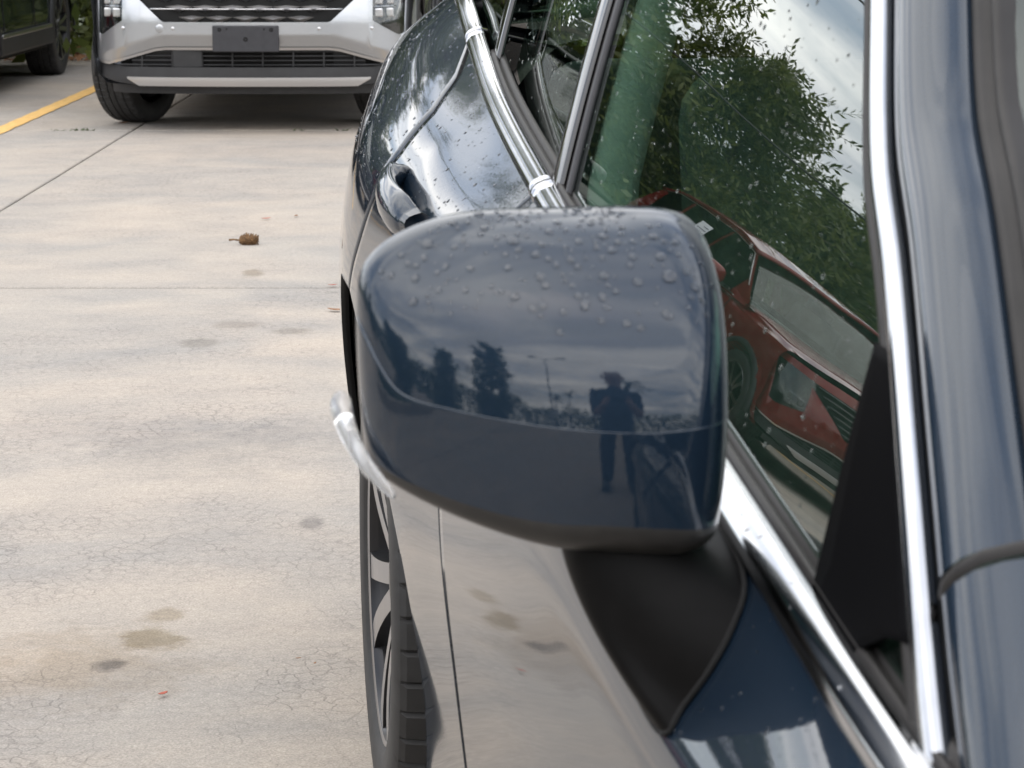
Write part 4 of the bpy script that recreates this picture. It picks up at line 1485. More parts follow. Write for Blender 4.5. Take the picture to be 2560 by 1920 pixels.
    def arch_cut(x, y, z):
        # pull the side in round the wheels so that real openings appear
        for yc in AX:
            d = math.hypot(y - yc, z - 0.36)
            if d < 0.43 and abs(x) > 0.6 and z < 0.8:
                return math.copysign(0.62, x)
        return x
    AX = (0.90, 0.90 + 2.72)
    ys = np.unique(np.concatenate([np.linspace(0.36, L, 60), np.linspace(AX[0] - .46, AX[0] + .46, 30), np.linspace(AX[1] - .46, AX[1] + .46, 30)]))
    P = []
    ls = np.linspace(0, 11, 64)
    for y in ys:
        h = np.array(half(y))
        pts = [(float(catmull(range(12), h[:, 0], q)), float(catmull(range(12), h[:, 1], q))) for q in ls]
        row = [(x, z) for x, z in pts] + [(-x, z) for x, z in reversed(pts[1:-1])]
        P.append([(arch_cut(x, y, z), y, z) for x, z in row])
    k = len(P[0])
    vs = [q for r in P for q in r]
    fs = [(i * k + j, i * k + (j + 1) % k, (i + 1) * k + (j + 1) % k, (i + 1) * k + j) for i in range(len(P) - 1) for j in range(k)]
    fs.append(tuple((len(P) - 1) * k + j for j in range(k)))
    o = mesh_obj('body', vs, [tuple(reversed(q)) for q in fs], None, t, True, [body_mat, M_VOID], [0] * len(fs))
    mi_ = []
    for pl in o.data.polygons:
        c = pl.center
        mi_.append(1 if any(math.hypot(c.y - yc, c.z - 0.36) < 0.435 for yc in AX) and abs(c.x) < 0.93 and abs(c.x) > 0.3 and c.z < 0.82 else 0)
    o.data.polygons.foreach_set('material_index', mi_)
    # arch and sill cladding
    for sg in (-1, 1):
        for yc in AX:
            def ar(s, tt, sg=sg, yc=yc):
                a = math.pi * (-0.04 + 1.08 * s); r = 0.415 + 0.065 * tt
                return (sg * (0.932 - 0.02 * tt + 0.006), yc + r * math.cos(a), max(0.27, 0.36 + r * math.sin(a)))
            v, f = grid(30, 3, ar); o = mesh_obj('arch_cladding', v, f, M_GREYPL, t); solid(o, 0.012, 0)
        g = MB(); g.box((sg * 0.905, (AX[0] + AX[1]) / 2, 0.335), (0.07, AX[1] - AX[0] - 0.88, 0.15)); o = g.build('sill', M_GREYPL, t); bevel(o, 0.02, 3)
        g = MB(); g.box((sg * 0.938, (AX[0] + AX[1]) / 2, 0.395), (0.012, AX[1] - AX[0] - 1.0, 0.028)); o = g.build('sill_strip', M_SATIN, t); bevel(o, 0.005, 2)
        g = MB(); g.box((sg * 0.86, (AX[0] + AX[1]) / 2, 0.255), (0.03, AX[1] - AX[0] - 0.8, 0.05)); g.build('sill_seam', M_VOID, t)
    # --- greenhouse
    def gh(y):   # (roof z, roof half width, belt z, belt half width)
        zr = float(np.interp(y, [1.22, 1.55, 2.0, 2.5, 3.2, 3.9, 4.25, L - 0.06], [1.10, 1.31, roofz - .06, roofz, roofz, roofz - .05, roofz - .16, 1.12]))
        return zr
    def side_x(z): return 0.895 - 0.42 * (z - 1.06) - 0.15 * (z - 1.06)**2
    rv = MB()
    yy = np.linspace(1.95, 4.28, 26)
    def roof_(s, tt):
        y = 1.93 + (4.30 - 1.93) * s
        zr = float(np.interp(y, [1.93, 2.5, 3.2, 3.9, 4.30], [roofz - .075, roofz, roofz, roofz - .04, roofz - .14]))
        x = -1 + 2 * tt
        hw = side_x(zr - 0.07)
        return (x * hw, y, zr - 0.07 * abs(x)**3)
    v, f = grid(26, 30, roof_); o = mesh_obj('roof', v, f, body_mat, t); solid(o, 0.03, -1)
    def ws(s, tt):
        x = -1 + 2 * tt
        y = 1.12 + (1.97 - 1.12) * s + 0.16 * x * x * (1 - 0.4 * s)
        z = 1.09 + (roofz - .07 - 1.09) * s**0.93
        return (x * (side_x(z) - 0.05), y, z - 0.03 * x * x)
    v, f = grid(16, 24, ws); mesh_obj('windscreen', v, f, M_WIND, t)
    def cowl(s, tt):
        x = -1 + 2 * tt
        return (x * 0.84, 1.05 + 0.10 * s + 0.16 * x * x, 1.105 + 0.01 * s - 0.04 * x * x)
    v, f = grid(3, 20, cowl); mesh_obj('cowl', v, f, M_BLACK, t)
    rb = lambda s, tt: ((-1 + 2 * tt) * (side_x(1.12 + (roofz - .16 - 1.12) * (1 - s)) - 0.06), 4.29 + (L - 0.08 - 4.29) * s, roofz - .16 - (roofz - .16 - 1.10) * s)
    v, f = grid(8, 14, rb); mesh_obj('tailgate_window', v, f, M_GLASSD, t)
    for sg in (-1, 1):
        # painted pillars behind the panes
        def sidewall(s, tt, sg=sg):
            zb = 1.05
            y0, y1 = 1.24, L - 0.12
            zt_ = 0
            y = y0 + (y1 - y0) * s
            top = float(np.interp(y, [1.24, 1.98, 2.5, 3.3, 4.0, 4.30, L - 0.12], [1.11, roofz - .11, roofz - .06, roofz - .06, roofz - .09, roofz - .19, 1.14]))
            z = zb + (top - zb) * tt
            return (sg * side_x(z), y, z)
        v, f = grid(50, 10, sidewall)
        vv, ff = [], []
        # keep only pillar faces: windows are cut out of the wall
        WIN = [(1.62, 2.52), (2.60, 3.50), (3.60, 4.12)]
        def top_at(y): return float(np.interp(y, [1.24, 1.98, 2.5, 3.3, 4.0, 4.30, L - 0.12], [1.11, roofz - .11, roofz - .06, roofz - .06, roofz - .09, roofz - .19, 1.14]))
        keep = []
        for q in f:
            c = np.mean([v[i] for i in q], axis=0)
            inside = any(a < c[1] < b_ for a, b_ in WIN) and 1.085 < c[2] < top_at(c[1]) - 0.05
            if not inside: keep.append(q)
        o = mesh_obj('pillars', v, keep, body_mat, t)
        for wi, (a, b_) in enumerate(WIN):
            def pane(s, tt, a=a, b_=b_, sg=sg):
                y = a - 0.02 + (b_ - a + 0.04) * s
                z0, z1 = 1.075, top_at(y) - 0.035
                z = z0 + (max(z1, z0 + 0.01) - z0) * tt
                return (sg * (side_x(z) + 0.004), y, z)
            v, f = grid(18, 8, pane)
            w_ = mesh_obj('side_window', v, f, glass, t)
            if sticker and wi == 1 - 1 + 1 and sg == sticker:
                pass
        # chrome window line
        g = MB(); g.tube([(sg * (side_x(1.07) + 0.008), y, 1.07) for y in np.linspace(1.50, 4.2, 12)] , 0.007, 6)
        g.tube([(sg * (side_x(top_at(y) - .03) + 0.007), y, top_at(y) - .03) for y in np.linspace(1.50, 4.2, 24)], 0.006, 6)
        g.build('window_trim', M_SATIN, t, True)
        # door mirror
        def mir_(s, tt, sg=sg):
            a = 2 * math.pi * s; b2 = math.pi * (tt - 0.5)
            cx = math.cos(b2)
            e = 0.6
            f_ = lambda q: math.copysign(abs(q)**e, q)
            return (sg * (1.02 + 0.105 * f_(cx) * f_(math.cos(a))), 1.76 + 0.07 * f_(cx) * f_(math.sin(a)), 1.14 + 0.075 * f_(math.sin(b2)))
        v, f = grid(20, 12, mir_, True); mesh_obj('door_mirror', v, f, body_mat, t)
        g = MB(); g.box((sg * 0.91, 1.78, 1.085), (0.12, 0.06, 0.03)); g.build('mirror_stalk', M_BLACK, t)
        for yh_ in (2.36, 3.30):
            g = MB(); g.tube([(sg * 0.925, yh_ - 0.10, 0.955), (sg * 0.965, yh_ - 0.07, 0.96), (sg * 0.965, yh_ + 0.07, 0.965), (sg * 0.925, yh_ + 0.10, 0.965)], 0.013, 8); g.build('door_handle', body_mat, t, True)
        for y_ in (1.50, 2.56, 3.52):
            g = MB(); g.tube([(sg * (np.interp(z, [0.4, .6, .78, .95, 1.05], [.925, .918, .932, .926, .90]) + 0.0005), y_ + 0.06 * (0.8 - z) * (1 if y_ < 2 else 0.2), z) for z in np.linspace(0.42, 1.04, 12)], 0.004, 5); g.build('door_gap', M_VOID, t, True)
    # sticker on a side window
    if sticker:
        sg = sticker
        def stk(s, tt):
            y = 2.82 + 0.28 * s; z = 1.16 + 0.30 * tt
            return (sg * (side_x(z) + 0.010), y, z)
        v, f = grid(4, 4, stk); st = mesh_obj('window_sticker', v, f, M_PAPER, t)
        for r in range(7):
            def ln(s, tt, r=r):
                y = 2.84 + (0.12 + 0.10 * ((r * 7) % 3) / 2) * s; z = 1.19 + 0.037 * r + 0.010 * tt
                return (sg * (side_x(z) + 0.013), y, z)
            v, f = grid(3, 2, ln); mesh_obj('printed_line', v, f, M_PRINT, st)
    # cabin
    g = MB(); g.box((0, 2.9, 0.95), (1.5, 2.4, 0.5)); g.build('cabin_block', M_VOID, t)
    for sx in (-0.4, 0.4):
        g = MB(); g.box((sx, 2.75, 1.25), (0.46, 0.14, 0.36), 0, 0, 0.85); g.box((sx, 2.78, 1.47), (0.24, 0.09, 0.13)); o = g.build('seat', M_FABRIC, t); bevel(o, 0.03, 2)
    g = MB(); g.box((0, 1.65, 1.10), (1.4, 0.35, 0.08)); o = g.build('dashboard', M_DASH, t); bevel(o, 0.03, 2)
    for sg in (-1, 1):
        g = MB(); g.box((sg * 0.78, L - 0.03, 0.92), (0.26, 0.10, 0.16)); o = g.build('tail_lamp', M_LENSRED, t); bevel(o, 0.02, 2)
    # wheels
    for sg in (-1, 1):
        for i, yc in enumerate(AX):
            add_wheel(t, (sg * (0.755 if i == 0 and steer else 0.80), yc, 0.36), 0.36, 0.24, 0.245, (0 if sg < 0 else math.pi) + (steer if i == 0 else 0), rng.uniform(0, 1), 5)
    return t

make_suv('sport_utility_car', 'silver compact sport utility car facing the aisle with a blank grey plate bracket', M_SILVER, (-1.49, 14.62, 0), R(-1.0), steer=R(-19))
make_suv('sport_utility_car', 'dark green sport utility car with a window sticker, set back left of the silver one', M_GREENP, (-4.38, 16.2, 0), R(-1.0), length=4.75, grille_bars=True, sticker=1)
make_suv('sport_utility_car', 'red sport utility car with a sticker on its side window, mirrored in the front window', M_RED, (-7.25, 15.0, 0), R(-1.0), sticker=1, grille_bars=True)
make_suv('sport_utility_car', 'white sport utility car left of the red one, mirrored in the front window', M_WHITE, (-10.1, 14.8, 0), R(-1.0), grille_bars=True)

# ================================================================== TREES
def make_tree_meshes(seed, height, spread, leaves, leaf=(0.11, 0.036), mat=M_LEAF, base=0.06):
    r_ = random.Random(seed)
    tr = MB()
    trunk_h = height * 0.35
    pts = [(0, 0, 0)]; 
    for k in range(1, 7):
        pts.append((0.10 * r_.uniform(-1, 1) * k / 3, 0.10 * r_.uniform(-1, 1) * k / 3, height * 0.85 * k / 6))
    tr.tube(pts, [0.16 * (1 - 0.85 * i / 6) * height / 7 + 0.012 for i in range(7)], 9)
    clumps = []
    nb = 46
    for k in range(nb):
        t = (k + 0.5) / nb
        z = height * (base + (0.97 - base) * t)
        a = k * 2.39996 + r_.uniform(-.4, .4)
        rad = spread * (math.sin(math.pi * min(1, 0.16 + 0.80 * t))**0.7) * r_.uniform(0.45, 1.08)
        st_z = max(0.3, z - rad * 0.45)
        i = min(5, int(st_z / (height * 0.85) * 6)); f = st_z / (height * 0.85) * 6 - i
        f = min(1, max(0, f))
        s = Vector(pts[i]).lerp(Vector(pts[i + 1]), f)
        e = Vector((math.cos(a) * rad, math.sin(a) * rad, z))
        mid = (s + e) * 0.5 + Vector((r_.uniform(-.2, .2), r_.uniform(-.2, .2), r_.uniform(0.0, .25)))
        tr.tube([s, mid, e], [0.035 * height / 7, 0.02 * height / 7, 0.006], 5)
        nsub = 5
        for q in range(nsub):
            c = s.lerp(e, 0.45 + 0.62 * q / nsub) + Vector((max(-.45, min(.45, r_.gauss(0, .28))), max(-.45, min(.45, r_.gauss(0, .28))), max(-.35, min(.35, r_.gauss(0, .22)))))
            clumps.append((c, r_.uniform(0.22, 0.50)))
    cr = MB()
    vs, fs = [], []
    per = leaves // len(clumps)
    for c, rad in clumps:
        # twigs with leaves along them
        ntw = max(3, per // 9)
        for tw in range(ntw):
            d = Vector((r_.gauss(0, 1), r_.gauss(0, 1), r_.gauss(0.25, 0.8)))
            if d.length < 1e-3: continue
            d.normalize()
            gz = lambda q: max(-1.6 * q, min(1.6 * q, r_.gauss(0, q)))
            st = c + Vector((gz(.33), gz(.33), gz(.30))) * rad * 1.2
            ln = r_.uniform(0.18, 0.42)
            side = d.cross(Vector((r_.gauss(0, 1), r_.gauss(0, 1), r_.gauss(0, 1))))
            if side.length < 1e-3: continue
            side.normalize()
            o = len(vs)
            vs += [st, st + side * 0.007, st + d * ln + side * 0.004, st + d * ln]
            fs.append((o, o + 1, o + 2, o + 3))
            for j in range(9):
                p = st + d * ln * j / 8
                sg = 1 if j % 2 else -1
                ld = (d * 0.75 + side * sg * 0.75 + Vector((r_.gauss(0, .2), r_.gauss(0, .2), r_.gauss(0, .2)))).normalized()
                nn = ld.cross(Vector((r_.gauss(0, 1), r_.gauss(0, 1), r_.gauss(0, 1)))).normalized()
                L_ = leaf[0] * r_.uniform(0.7, 1.25); W_ = leaf[1] * r_.uniform(0.8, 1.2)
                o = len(vs)
                vs += [p, p + ld * L_ * 0.5 + nn * W_ * 0.5, p + ld * L_, p + ld * L_ * 0.5 - nn * W_ * 0.5]
                fs.append((o, o + 1, o + 2, o + 3))
    me_t = bpy.data.meshes.new('trunk'); me_t.from_pydata(tr.v, [], tr.f); me_t.materials.append(M_BARK)
    for pl in me_t.polygons: pl.use_smooth = True
    me_c = bpy.data.meshes.new('crown'); me_c.from_pydata([tuple(q) for q in vs], [], fs); me_c.materials.append(mat)
    me_t.update(); me_c.update()
    return me_t, me_c
TV = [make_tree_meshes(11, 4.6, 1.7, 36000, (0.13, 0.044), mat=M_LEAF), make_tree_meshes(23, 4.2, 1.9, 36000, (0.12, 0.04), M_LEAF2), make_tree_meshes(37, 7.2, 2.2, 50000, (0.125, 0.044), M_LEAF2)]
def tree(kind, x, y, sc, rz, label, cat='tree', group='trees behind the far row of cars', nm='leafy_tree'):
    t = thing(nm, label, cat, (x, y, -0.05), rz, group)
    t.scale = (sc, sc, sc)
    for n_, me in zip(('trunk', 'crown'), TV[kind]):
        o = bpy.data.objects.new(n_, me); col.objects.link(o); o.parent = t
    return t
TL = 'leafy tree in the row behind the parked cars, '
SPOTS = [(2, 4.0, 24.5, 1.35, 'rightmost of all'), (2, 1.0, 24.2, 1.3, 'hidden by the blue sedan'), (2, -1.9, 24.8, 1.35, 'behind the silver car'),
         (2, -4.9, 24.0, 1.22, 'behind the dark green car'), (0, -6.9, 24.6, 1.0, 'between dark green and red cars'), (1, -8.6, 23.6, 0.90, 'behind the red car'),
         (0, -10.6, 24.6, 0.66, 'behind the white car'), (1, -12.6, 24.0, 0.72, 'just past the white car'), (0, -14.8, 24.5, 0.7, 'second past the white car'), (1, -17.4, 24.8, 0.75, 'third past the white car'), (0, -20.5, 25.0, 0.8, 'at the end of the row')]
for i, (k, x, y, s, w_) in enumerate(SPOTS):
    tree(k, x, y, s, i * 1.3, TL + w_)
# trees and palms on the street side, behind the viewer (they show in the mirror cap)
tree(2, -7.5, -11.0, 1.0, 0.4, 'tall leafy tree on the street side, mirrored at the left of the mirror cap', group='trees on the street side')
tree(0, -11.5, -8.0, 1.0, 2.0, 'leafy tree on the street side left of the tall one', group='trees on the street side')
tree(1, -15.0, -3.0, 1.0, 2.6, 'leafy tree at the left end of the parking lot', group='trees on the street side')
tree(0, -18.0, 4.0, 1.0, 1.1, 'leafy tree at the left edge of the lot beside the aisle', group='trees on the street side')
tree(2, -20.5, 10.5, 0.9, 1.9, 'leafy tree at the left edge of the lot near the white car', group='trees on the street side')

def palm(x, y, h, label, seed):
    r_ = random.Random(seed)
    t = thing('palm_tree', label, 'palm', (x, y, -0.05), 0, 'palms on the street side')
    m = MB(); m.tube([(0.02 * k * math.sin(k), 0.02 * k, h * k / 8) for k in range(9)], [0.17 - 0.01 * k for k in range(9)], 10); m.build('trunk', M_BARK, t, True)
    top = Vector((0.02 * 8 * math.sin(8), 0.16, h))
    for k in range(18):
        a = 2.4 * k; el = r_.uniform(-0.5, 1.0)
        m = MB(); prev = None
        for j in range(11):
            s = j / 10 * 1.9
            p = top + Vector((math.cos(a) * s * math.cos(el * 0.7), math.sin(a) * s * math.cos(el * 0.7), s * math.sin(el) - 0.28 * s * s))
            if prev is not None:
                d = (p - prev).normalized(); sd = d.cross(Vector((0, 0, 1))).normalized()
                w_ = 0.34 * math.sin(math.pi * min(1, 0.12 + j / 11))
                for sg in (-1, 1):
                    for q in range(3):
                        b_ = prev.lerp(p, q / 3)
                        e = b_ + sd * sg * w_ + d * 0.22 - Vector((0, 0, 0.18 * w_))
                        m.add([b_, b_ + d * 0.05, e], [(0, 1, 2)])
            prev = p
        m.build('frond', M_PALM, t)
palm(1.9, -17.0, 6.2, 'palm tree mirrored beside the standing person on the mirror cap', 3)
palm(-4.6, -30.0, 6.5, 'small far palm tree mirrored in the middle of the mirror cap', 5)
palm(-7.2, -33.0, 6.0, 'small far palm tree mirrored left of the middle of the cap', 8)

def street_lamp(x, y, h, rz, label):
    t = thing('street_lamp', label, 'street lamp', (x, y, -0.05), rz)
    m = MB(); m.tube([(0, 0, 0), (0, 0, h * 0.5), (0, 0, h)], [0.10, 0.08, 0.06], 12); m.build('pole', M_POLE, t, True)
    for sg in (-1, 1):
        m = MB(); m.tube([(0, 0, h - 0.1), (sg * 0.5, 0, h + 0.05), (sg * 1.1, 0, h + 0.1)], 0.035, 8); m.build('arm', M_POLE, t, True)
        m = MB(); m.box((sg * 1.3, 0, h + 0.08), (0.7, 0.28, 0.12)); o = m.build('lamp_head', M_BLACK, t); bevel(o, 0.03, 2)
    m = MB(); m.box((0, 0, 0.12), (0.45, 0.45, 0.24)); o = m.build('footing', M_CONC if False else M_GREYPL, t); bevel(o, 0.02, 2)
street_lamp(-3.6, -14.0, 7.6, 0.3, 'tall twin-armed parking lot lamp mirrored near the middle of the cap')

def pole(x, y, h, label):
    t = thing('utility_pole', label, 'pole', (x, y, -0.05), 0, 'wooden utility poles')
    m = MB(); m.tube([(0, 0, 0), (0, 0, h)], [0.14, 0.10], 10); m.build('post', M_BARK, t, True)
    m = MB(); m.box((0, 0, h - 0.5), (2.0, 0.1, 0.12)); m.build('crossarm', M_BARK, t)
    return t
pole(-27.0, 21.5, 8.5, 'wooden utility pole beyond the left end of the far row')
pole(9.0, 21.8, 8.5, 'wooden utility pole beyond the right end of the far row')
pole(-1.2, -27.0, 7.0, 'thin wooden utility pole far behind the viewer')
for dz, lb in ((0.0, 'upper black overhead cable along the trees'), (-1.9, 'lower sagging black overhead cable along the trees')):
    m = MB(); m.tube([(-27 + 36 * k / 30, 21.5 + 0.3 * k / 30, 6.0 + dz - 1.3 * math.sin(math.pi * k / 30)) for k in range(31)], 0.012, 5)
    tag(m.build('overhead_cable', M_RUBBER, None, True), lb, 'cable', 'overhead cables')

# far treeline on the street side and behind the trees: reads as one mass
def treeline(name, label, path, hmin, hmax, n, seed, mat):
    r_ = random.Random(seed); vs, fs = [], []
    for _ in range(n):
        t = r_.random(); k = min(len(path) - 2, int(t * (len(path) - 1))); f = t * (len(path) - 1) - k
        x = path[k][0] + (path[k + 1][0] - path[k][0]) * f + r_.gauss(0, 1.2); y = path[k][1] + (path[k + 1][1] - path[k][1]) * f + r_.gauss(0, 1.2)
        top = hmin + (hmax - hmin) * (0.5 + 0.5 * math.sin(t * 37) * math.cos(t * 91 + seed))
        p = Vector((x, y, top * r_.random()**0.7))
        a = Vector((r_.gauss(0, 1), r_.gauss(0, 1), r_.gauss(0, 1))).normalized(); b = a.cross(Vector((r_.gauss(0, 1), r_.gauss(0, 1), r_.gauss(0, 1)))).normalized()
        s = r_.uniform(0.045, 0.095) * (3.4 if name == 'far_wood' and abs(path[0][1]) > 29 else 1.0); o = len(vs)
        vs += [p - a * s, p + b * s * 0.5, p + a * s, p - b * s * 0.5]; fs.append((o, o + 1, o + 2, o + 3))
    ob = mesh_obj(name, vs, fs, mat, None, False)
    ob['kind'] = 'stuff'; tag(ob, label, 'trees')
treeline('far_wood', 'distant wood along the street behind the viewer', [(-60, -40), (-25, -46), (10, -48), (50, -44), (75, -20)], 3.0, 6.0, 26000, 3, M_LEAF2)
treeline('far_wood', 'thick undergrowth behind the row of trees', [(-40, 28.5), (-20, 28.5), (-6, 28), (14, 28)], 2.0, 3.2, 70000, 9, M_LEAF2)
treeline('far_wood', 'distant wood beyond the left edge of the lot', [(-44, -30), (-46, 0), (-42, 28)], 3.0, 6.0, 20000, 15, M_LEAF2)
treeline('far_wood', 'tall dense wood far behind the silver car', [(-4.6, 27.5), (-1, 28.5), (6, 29.0), (14, 28)], 6.0, 9.8, 90000, 31, M_LEAF2)
treeline('hedge', 'low shaggy hedge growing under the trees behind the cars', [(-30, 22.6), (-8, 22.4), (10, 22.6)], 0.7, 1.3, 45000, 21, M_LEAF2)

# rounded grass island, added to mirror as a dark oval in the cap
def island(cx, cy, rx, ry, label):
    n = 60; m = MB()
    def sup(a, k=1.0):
        c, s = math.cos(a), math.sin(a); e = 0.55
        return (cx + k * rx * math.copysign(abs(c)**e, c), cy + k * ry * math.copysign(abs(s)**e, s))
    out = [sup(2 * math.pi * i / n) for i in range(n)]; inn = [sup(2 * math.pi * i / n, 1 - 0.15 / max(rx, ry)) for i in range(n)]
    vs = [(x, y, -0.05) for x, y in out] + [(x, y, 0.13) for x, y in out] + [(x, y, 0.13) for x, y in inn] + [(x, y, 0.05) for x, y in inn]
    fs = []
    for i in range(n):
        q = (i + 1) % n
        for r in range(3): fs.append((r * n + i, r * n + q, (r + 1) * n + q, (r + 1) * n + i))
    m.add(vs, fs); k = m.build('kerb', M_CONC); k['kind'] = 'structure'
    r_ = random.Random(5); vs, fs = [], []
    for _ in range(9000):
        a = r_.uniform(0, 6.283); q = math.sqrt(r_.random()) * 0.96
        x, y = sup(a, q); d = r_.uniform(0, 6.28); h = r_.uniform(0.05, 0.11); o = len(vs)
        vs += [(x, y, 0.06), (x + 0.012 * math.cos(d), y + 0.012 * math.sin(d), 0.06), (x + r_.gauss(0, .03), y + r_.gauss(0, .03), 0.06 + h)]; fs.append((o, o + 1, o + 2))
    o = mesh_obj('grass', vs, fs, M_GRASS, None, False); o['kind'] = 'stuff'; tag(o, label, 'grass')
    m = MB(); m.add([(x, y, 0.07) for x, y in inn], [tuple(range(n))]); k2 = m.build('island_soil', M_SOIL); k2['kind'] = 'structure'
island(-5.3, 0.6, 1.5, 2.2, 'mown grass on a rounded kerbed island added left of the viewer for its dark reflection')

# ================================================================== SMALL THINGS ON THE CONCRETE
def cone(x, y, rz):
    t = thing('seed_cone', 'brown spiky magnolia seed cone lying on the concrete', 'seed cone', (x, y, 0), rz)
    t.scale = (0.70, 0.70, 0.70)
    m = MB(); c = Vector((0, 0, 0.030)); Lc = 0.052
    v, f = lathe([(-Lc, 0.004), (-Lc * .7, .018), (0, .024), (Lc * .7, .018), (Lc, .003)], 12); m.add([(x_, y_, z_ + .026) for x_, y_, z_ in v], f); core = m.build('core', M_CONE, t, True)
    r_ = random.Random(4)
    sc = MB(); sc.add([(0, -0.006, 0), (0, 0.006, 0), (0.004, 0.004, 0.013), (0.004, -0.004, 0.013), (0.002, 0, 0.02)], [(0, 1, 2, 3), (3, 2, 4)])
    me = bpy.data.meshes.new('scale'); me.from_pydata(sc.v, [], sc.f); me.materials.append(M_CONE); me.update()
    for k in range(90):
        u_ = -Lc + 2 * Lc * (k + 0.5) / 90; a = k * 2.39996
        rr = 0.024 * math.sqrt(max(0.02, 1 - (u_ / Lc)**2))
        o = bpy.data.objects.new('scale', me); col.objects.link(o); o.parent = t
        n_ = Vector((0.35, math.cos(a), math.sin(a))).normalized()
        o.matrix_local = Matrix.Translation((u_, rr * math.cos(a) * 0.9, 0.027 + rr * math.sin(a) * 0.9)) @ n_.to_track_quat('Z', 'Y').to_matrix().to_4x4() @ Matrix.Scale(r_.uniform(.8, 1.2), 4)
    m = MB(); m.tube([(-Lc, 0, 0.026), (-Lc - .03, .004, .030), (-Lc - .055, .002, .027)], [0.0055, .0045, .0065], 8); m.build('stalk', M_CONE, t, True)
cone(-1.01, 9.9, 0.08)
def dry_leaf(x, y, rz, s, label, mat=M_DRY):
    def fn(a, b):
        u_ = -1 + 2 * a; w_ = (1 - u_ * u_)**0.7 * 0.42
        return (u_ * s, (b - 0.5) * 2 * w_ * s, 0.004 + s * 0.30 * (u_ * u_) * 0.6 + s * 0.35 * (b - 0.5)**2 * (1 - abs(u_)))
    v, f = grid(9, 5, fn)
    o = mesh_obj('fallen_leaf', v, f, mat); o.location = (x, y, 0.002); o.rotation_euler = (0, 0, rz)
    solid(o, 0.0008, 1)
    tag(o, label, 'leaf', 'fallen leaves on the concrete')
dry_leaf(-1.017, 10.687, 0.5, 0.022, 'small orange fallen leaf beyond the seed cone', M_DRYRED)
dry_leaf(-0.90, 10.78, 1.5, 0.018, 'tiny dark fallen leaf right of the orange one')
dry_leaf(-0.565, 8.25, -0.3, 0.030, 'curled brown fallen leaf beside the mirror just below the slab joint')
dry_leaf(-0.613, 8.80, 0.2, 0.016, 'small reddish leaf lying on the slab joint by the car', M_DRYRED)
dry_leaf(-0.579, 4.145, 0.9, 0.011, 'small red leaf scrap near the bottom of the picture', M_DRYRED)
dry_leaf(-0.371, 4.35, 0.3, 0.005, 'tiny brown scrap beside the tyre')
dry_leaf(-0.34, 4.32, 1.3, 0.005, 'tiny dark scrap beside the tyre')
dry_leaf(-2.30, 15.38, 0.4, 0.03, 'brown leaf caught in front of the silver car tyre')
def weed(x, y, n, h, label, seed):
    r_ = random.Random(seed); m = MB()
    for _ in range(n):
        a = r_.uniform(0, 6.28); b = Vector((r_.gauss(0, .025), r_.gauss(0, .006), 0)); e = b + Vector((r_.gauss(0, .035), r_.gauss(0, .02), h * r_.uniform(.4, 1)))
        d = Vector((0.006, 0, 0)); mid = b.lerp(e, .55) + Vector((0, 0, h * .15))
        m.add([b - d, b + d, mid + d, mid - d, e], [(0, 1, 2, 3), (3, 2, 4)])
    o = m.build('weed', M_GRASS); o.location = (x, y, -0.02)
    tag(o, label, 'weed', 'weeds in the slab joint')
weed(-2.46, 14.94, 18, 0.038, 'green weed tuft in the slab joint between line and silver car tyre', 1)
weed(-2.62, 14.94, 12, 0.03, 'tiny weed tuft in the slab joint just right of the yellow line', 2)
weed(-1.23, 14.94, 5, 0.035, 'thin weed in the slab joint under the silver car', 3)
weed(-0.99, 14.94, 5, 0.04, 'thin weed in the slab joint under the silver car nearest the blue sedan', 4)
r_ = random.Random(17)
lv, lf = [], []
for _ in range(700):
    x, y = r_.uniform(-8, -2.6), r_.uniform(21.3, 23.4); s = r_.uniform(.03, .07); a = r_.uniform(0, 6.28); o = len(lv)
    lv += [(x + s * math.cos(a), y + s * math.sin(a), r_.uniform(0.005, .05)), (x - s * .4 * math.sin(a), y + s * .4 * math.cos(a), r_.uniform(0.005, .06)), (x - s * math.cos(a), y - s * math.sin(a), .006), (x + s * .4 * math.sin(a), y - s * .4 * math.cos(a), .02)]
    lf.append((o, o + 1, o + 2, o + 3))
o = mesh_obj('leaf_litter', lv, lf, M_DRY, None, False); o['kind'] = 'stuff'; tag(o, 'brown leaf litter on the ground behind the parked cars', 'leaves')

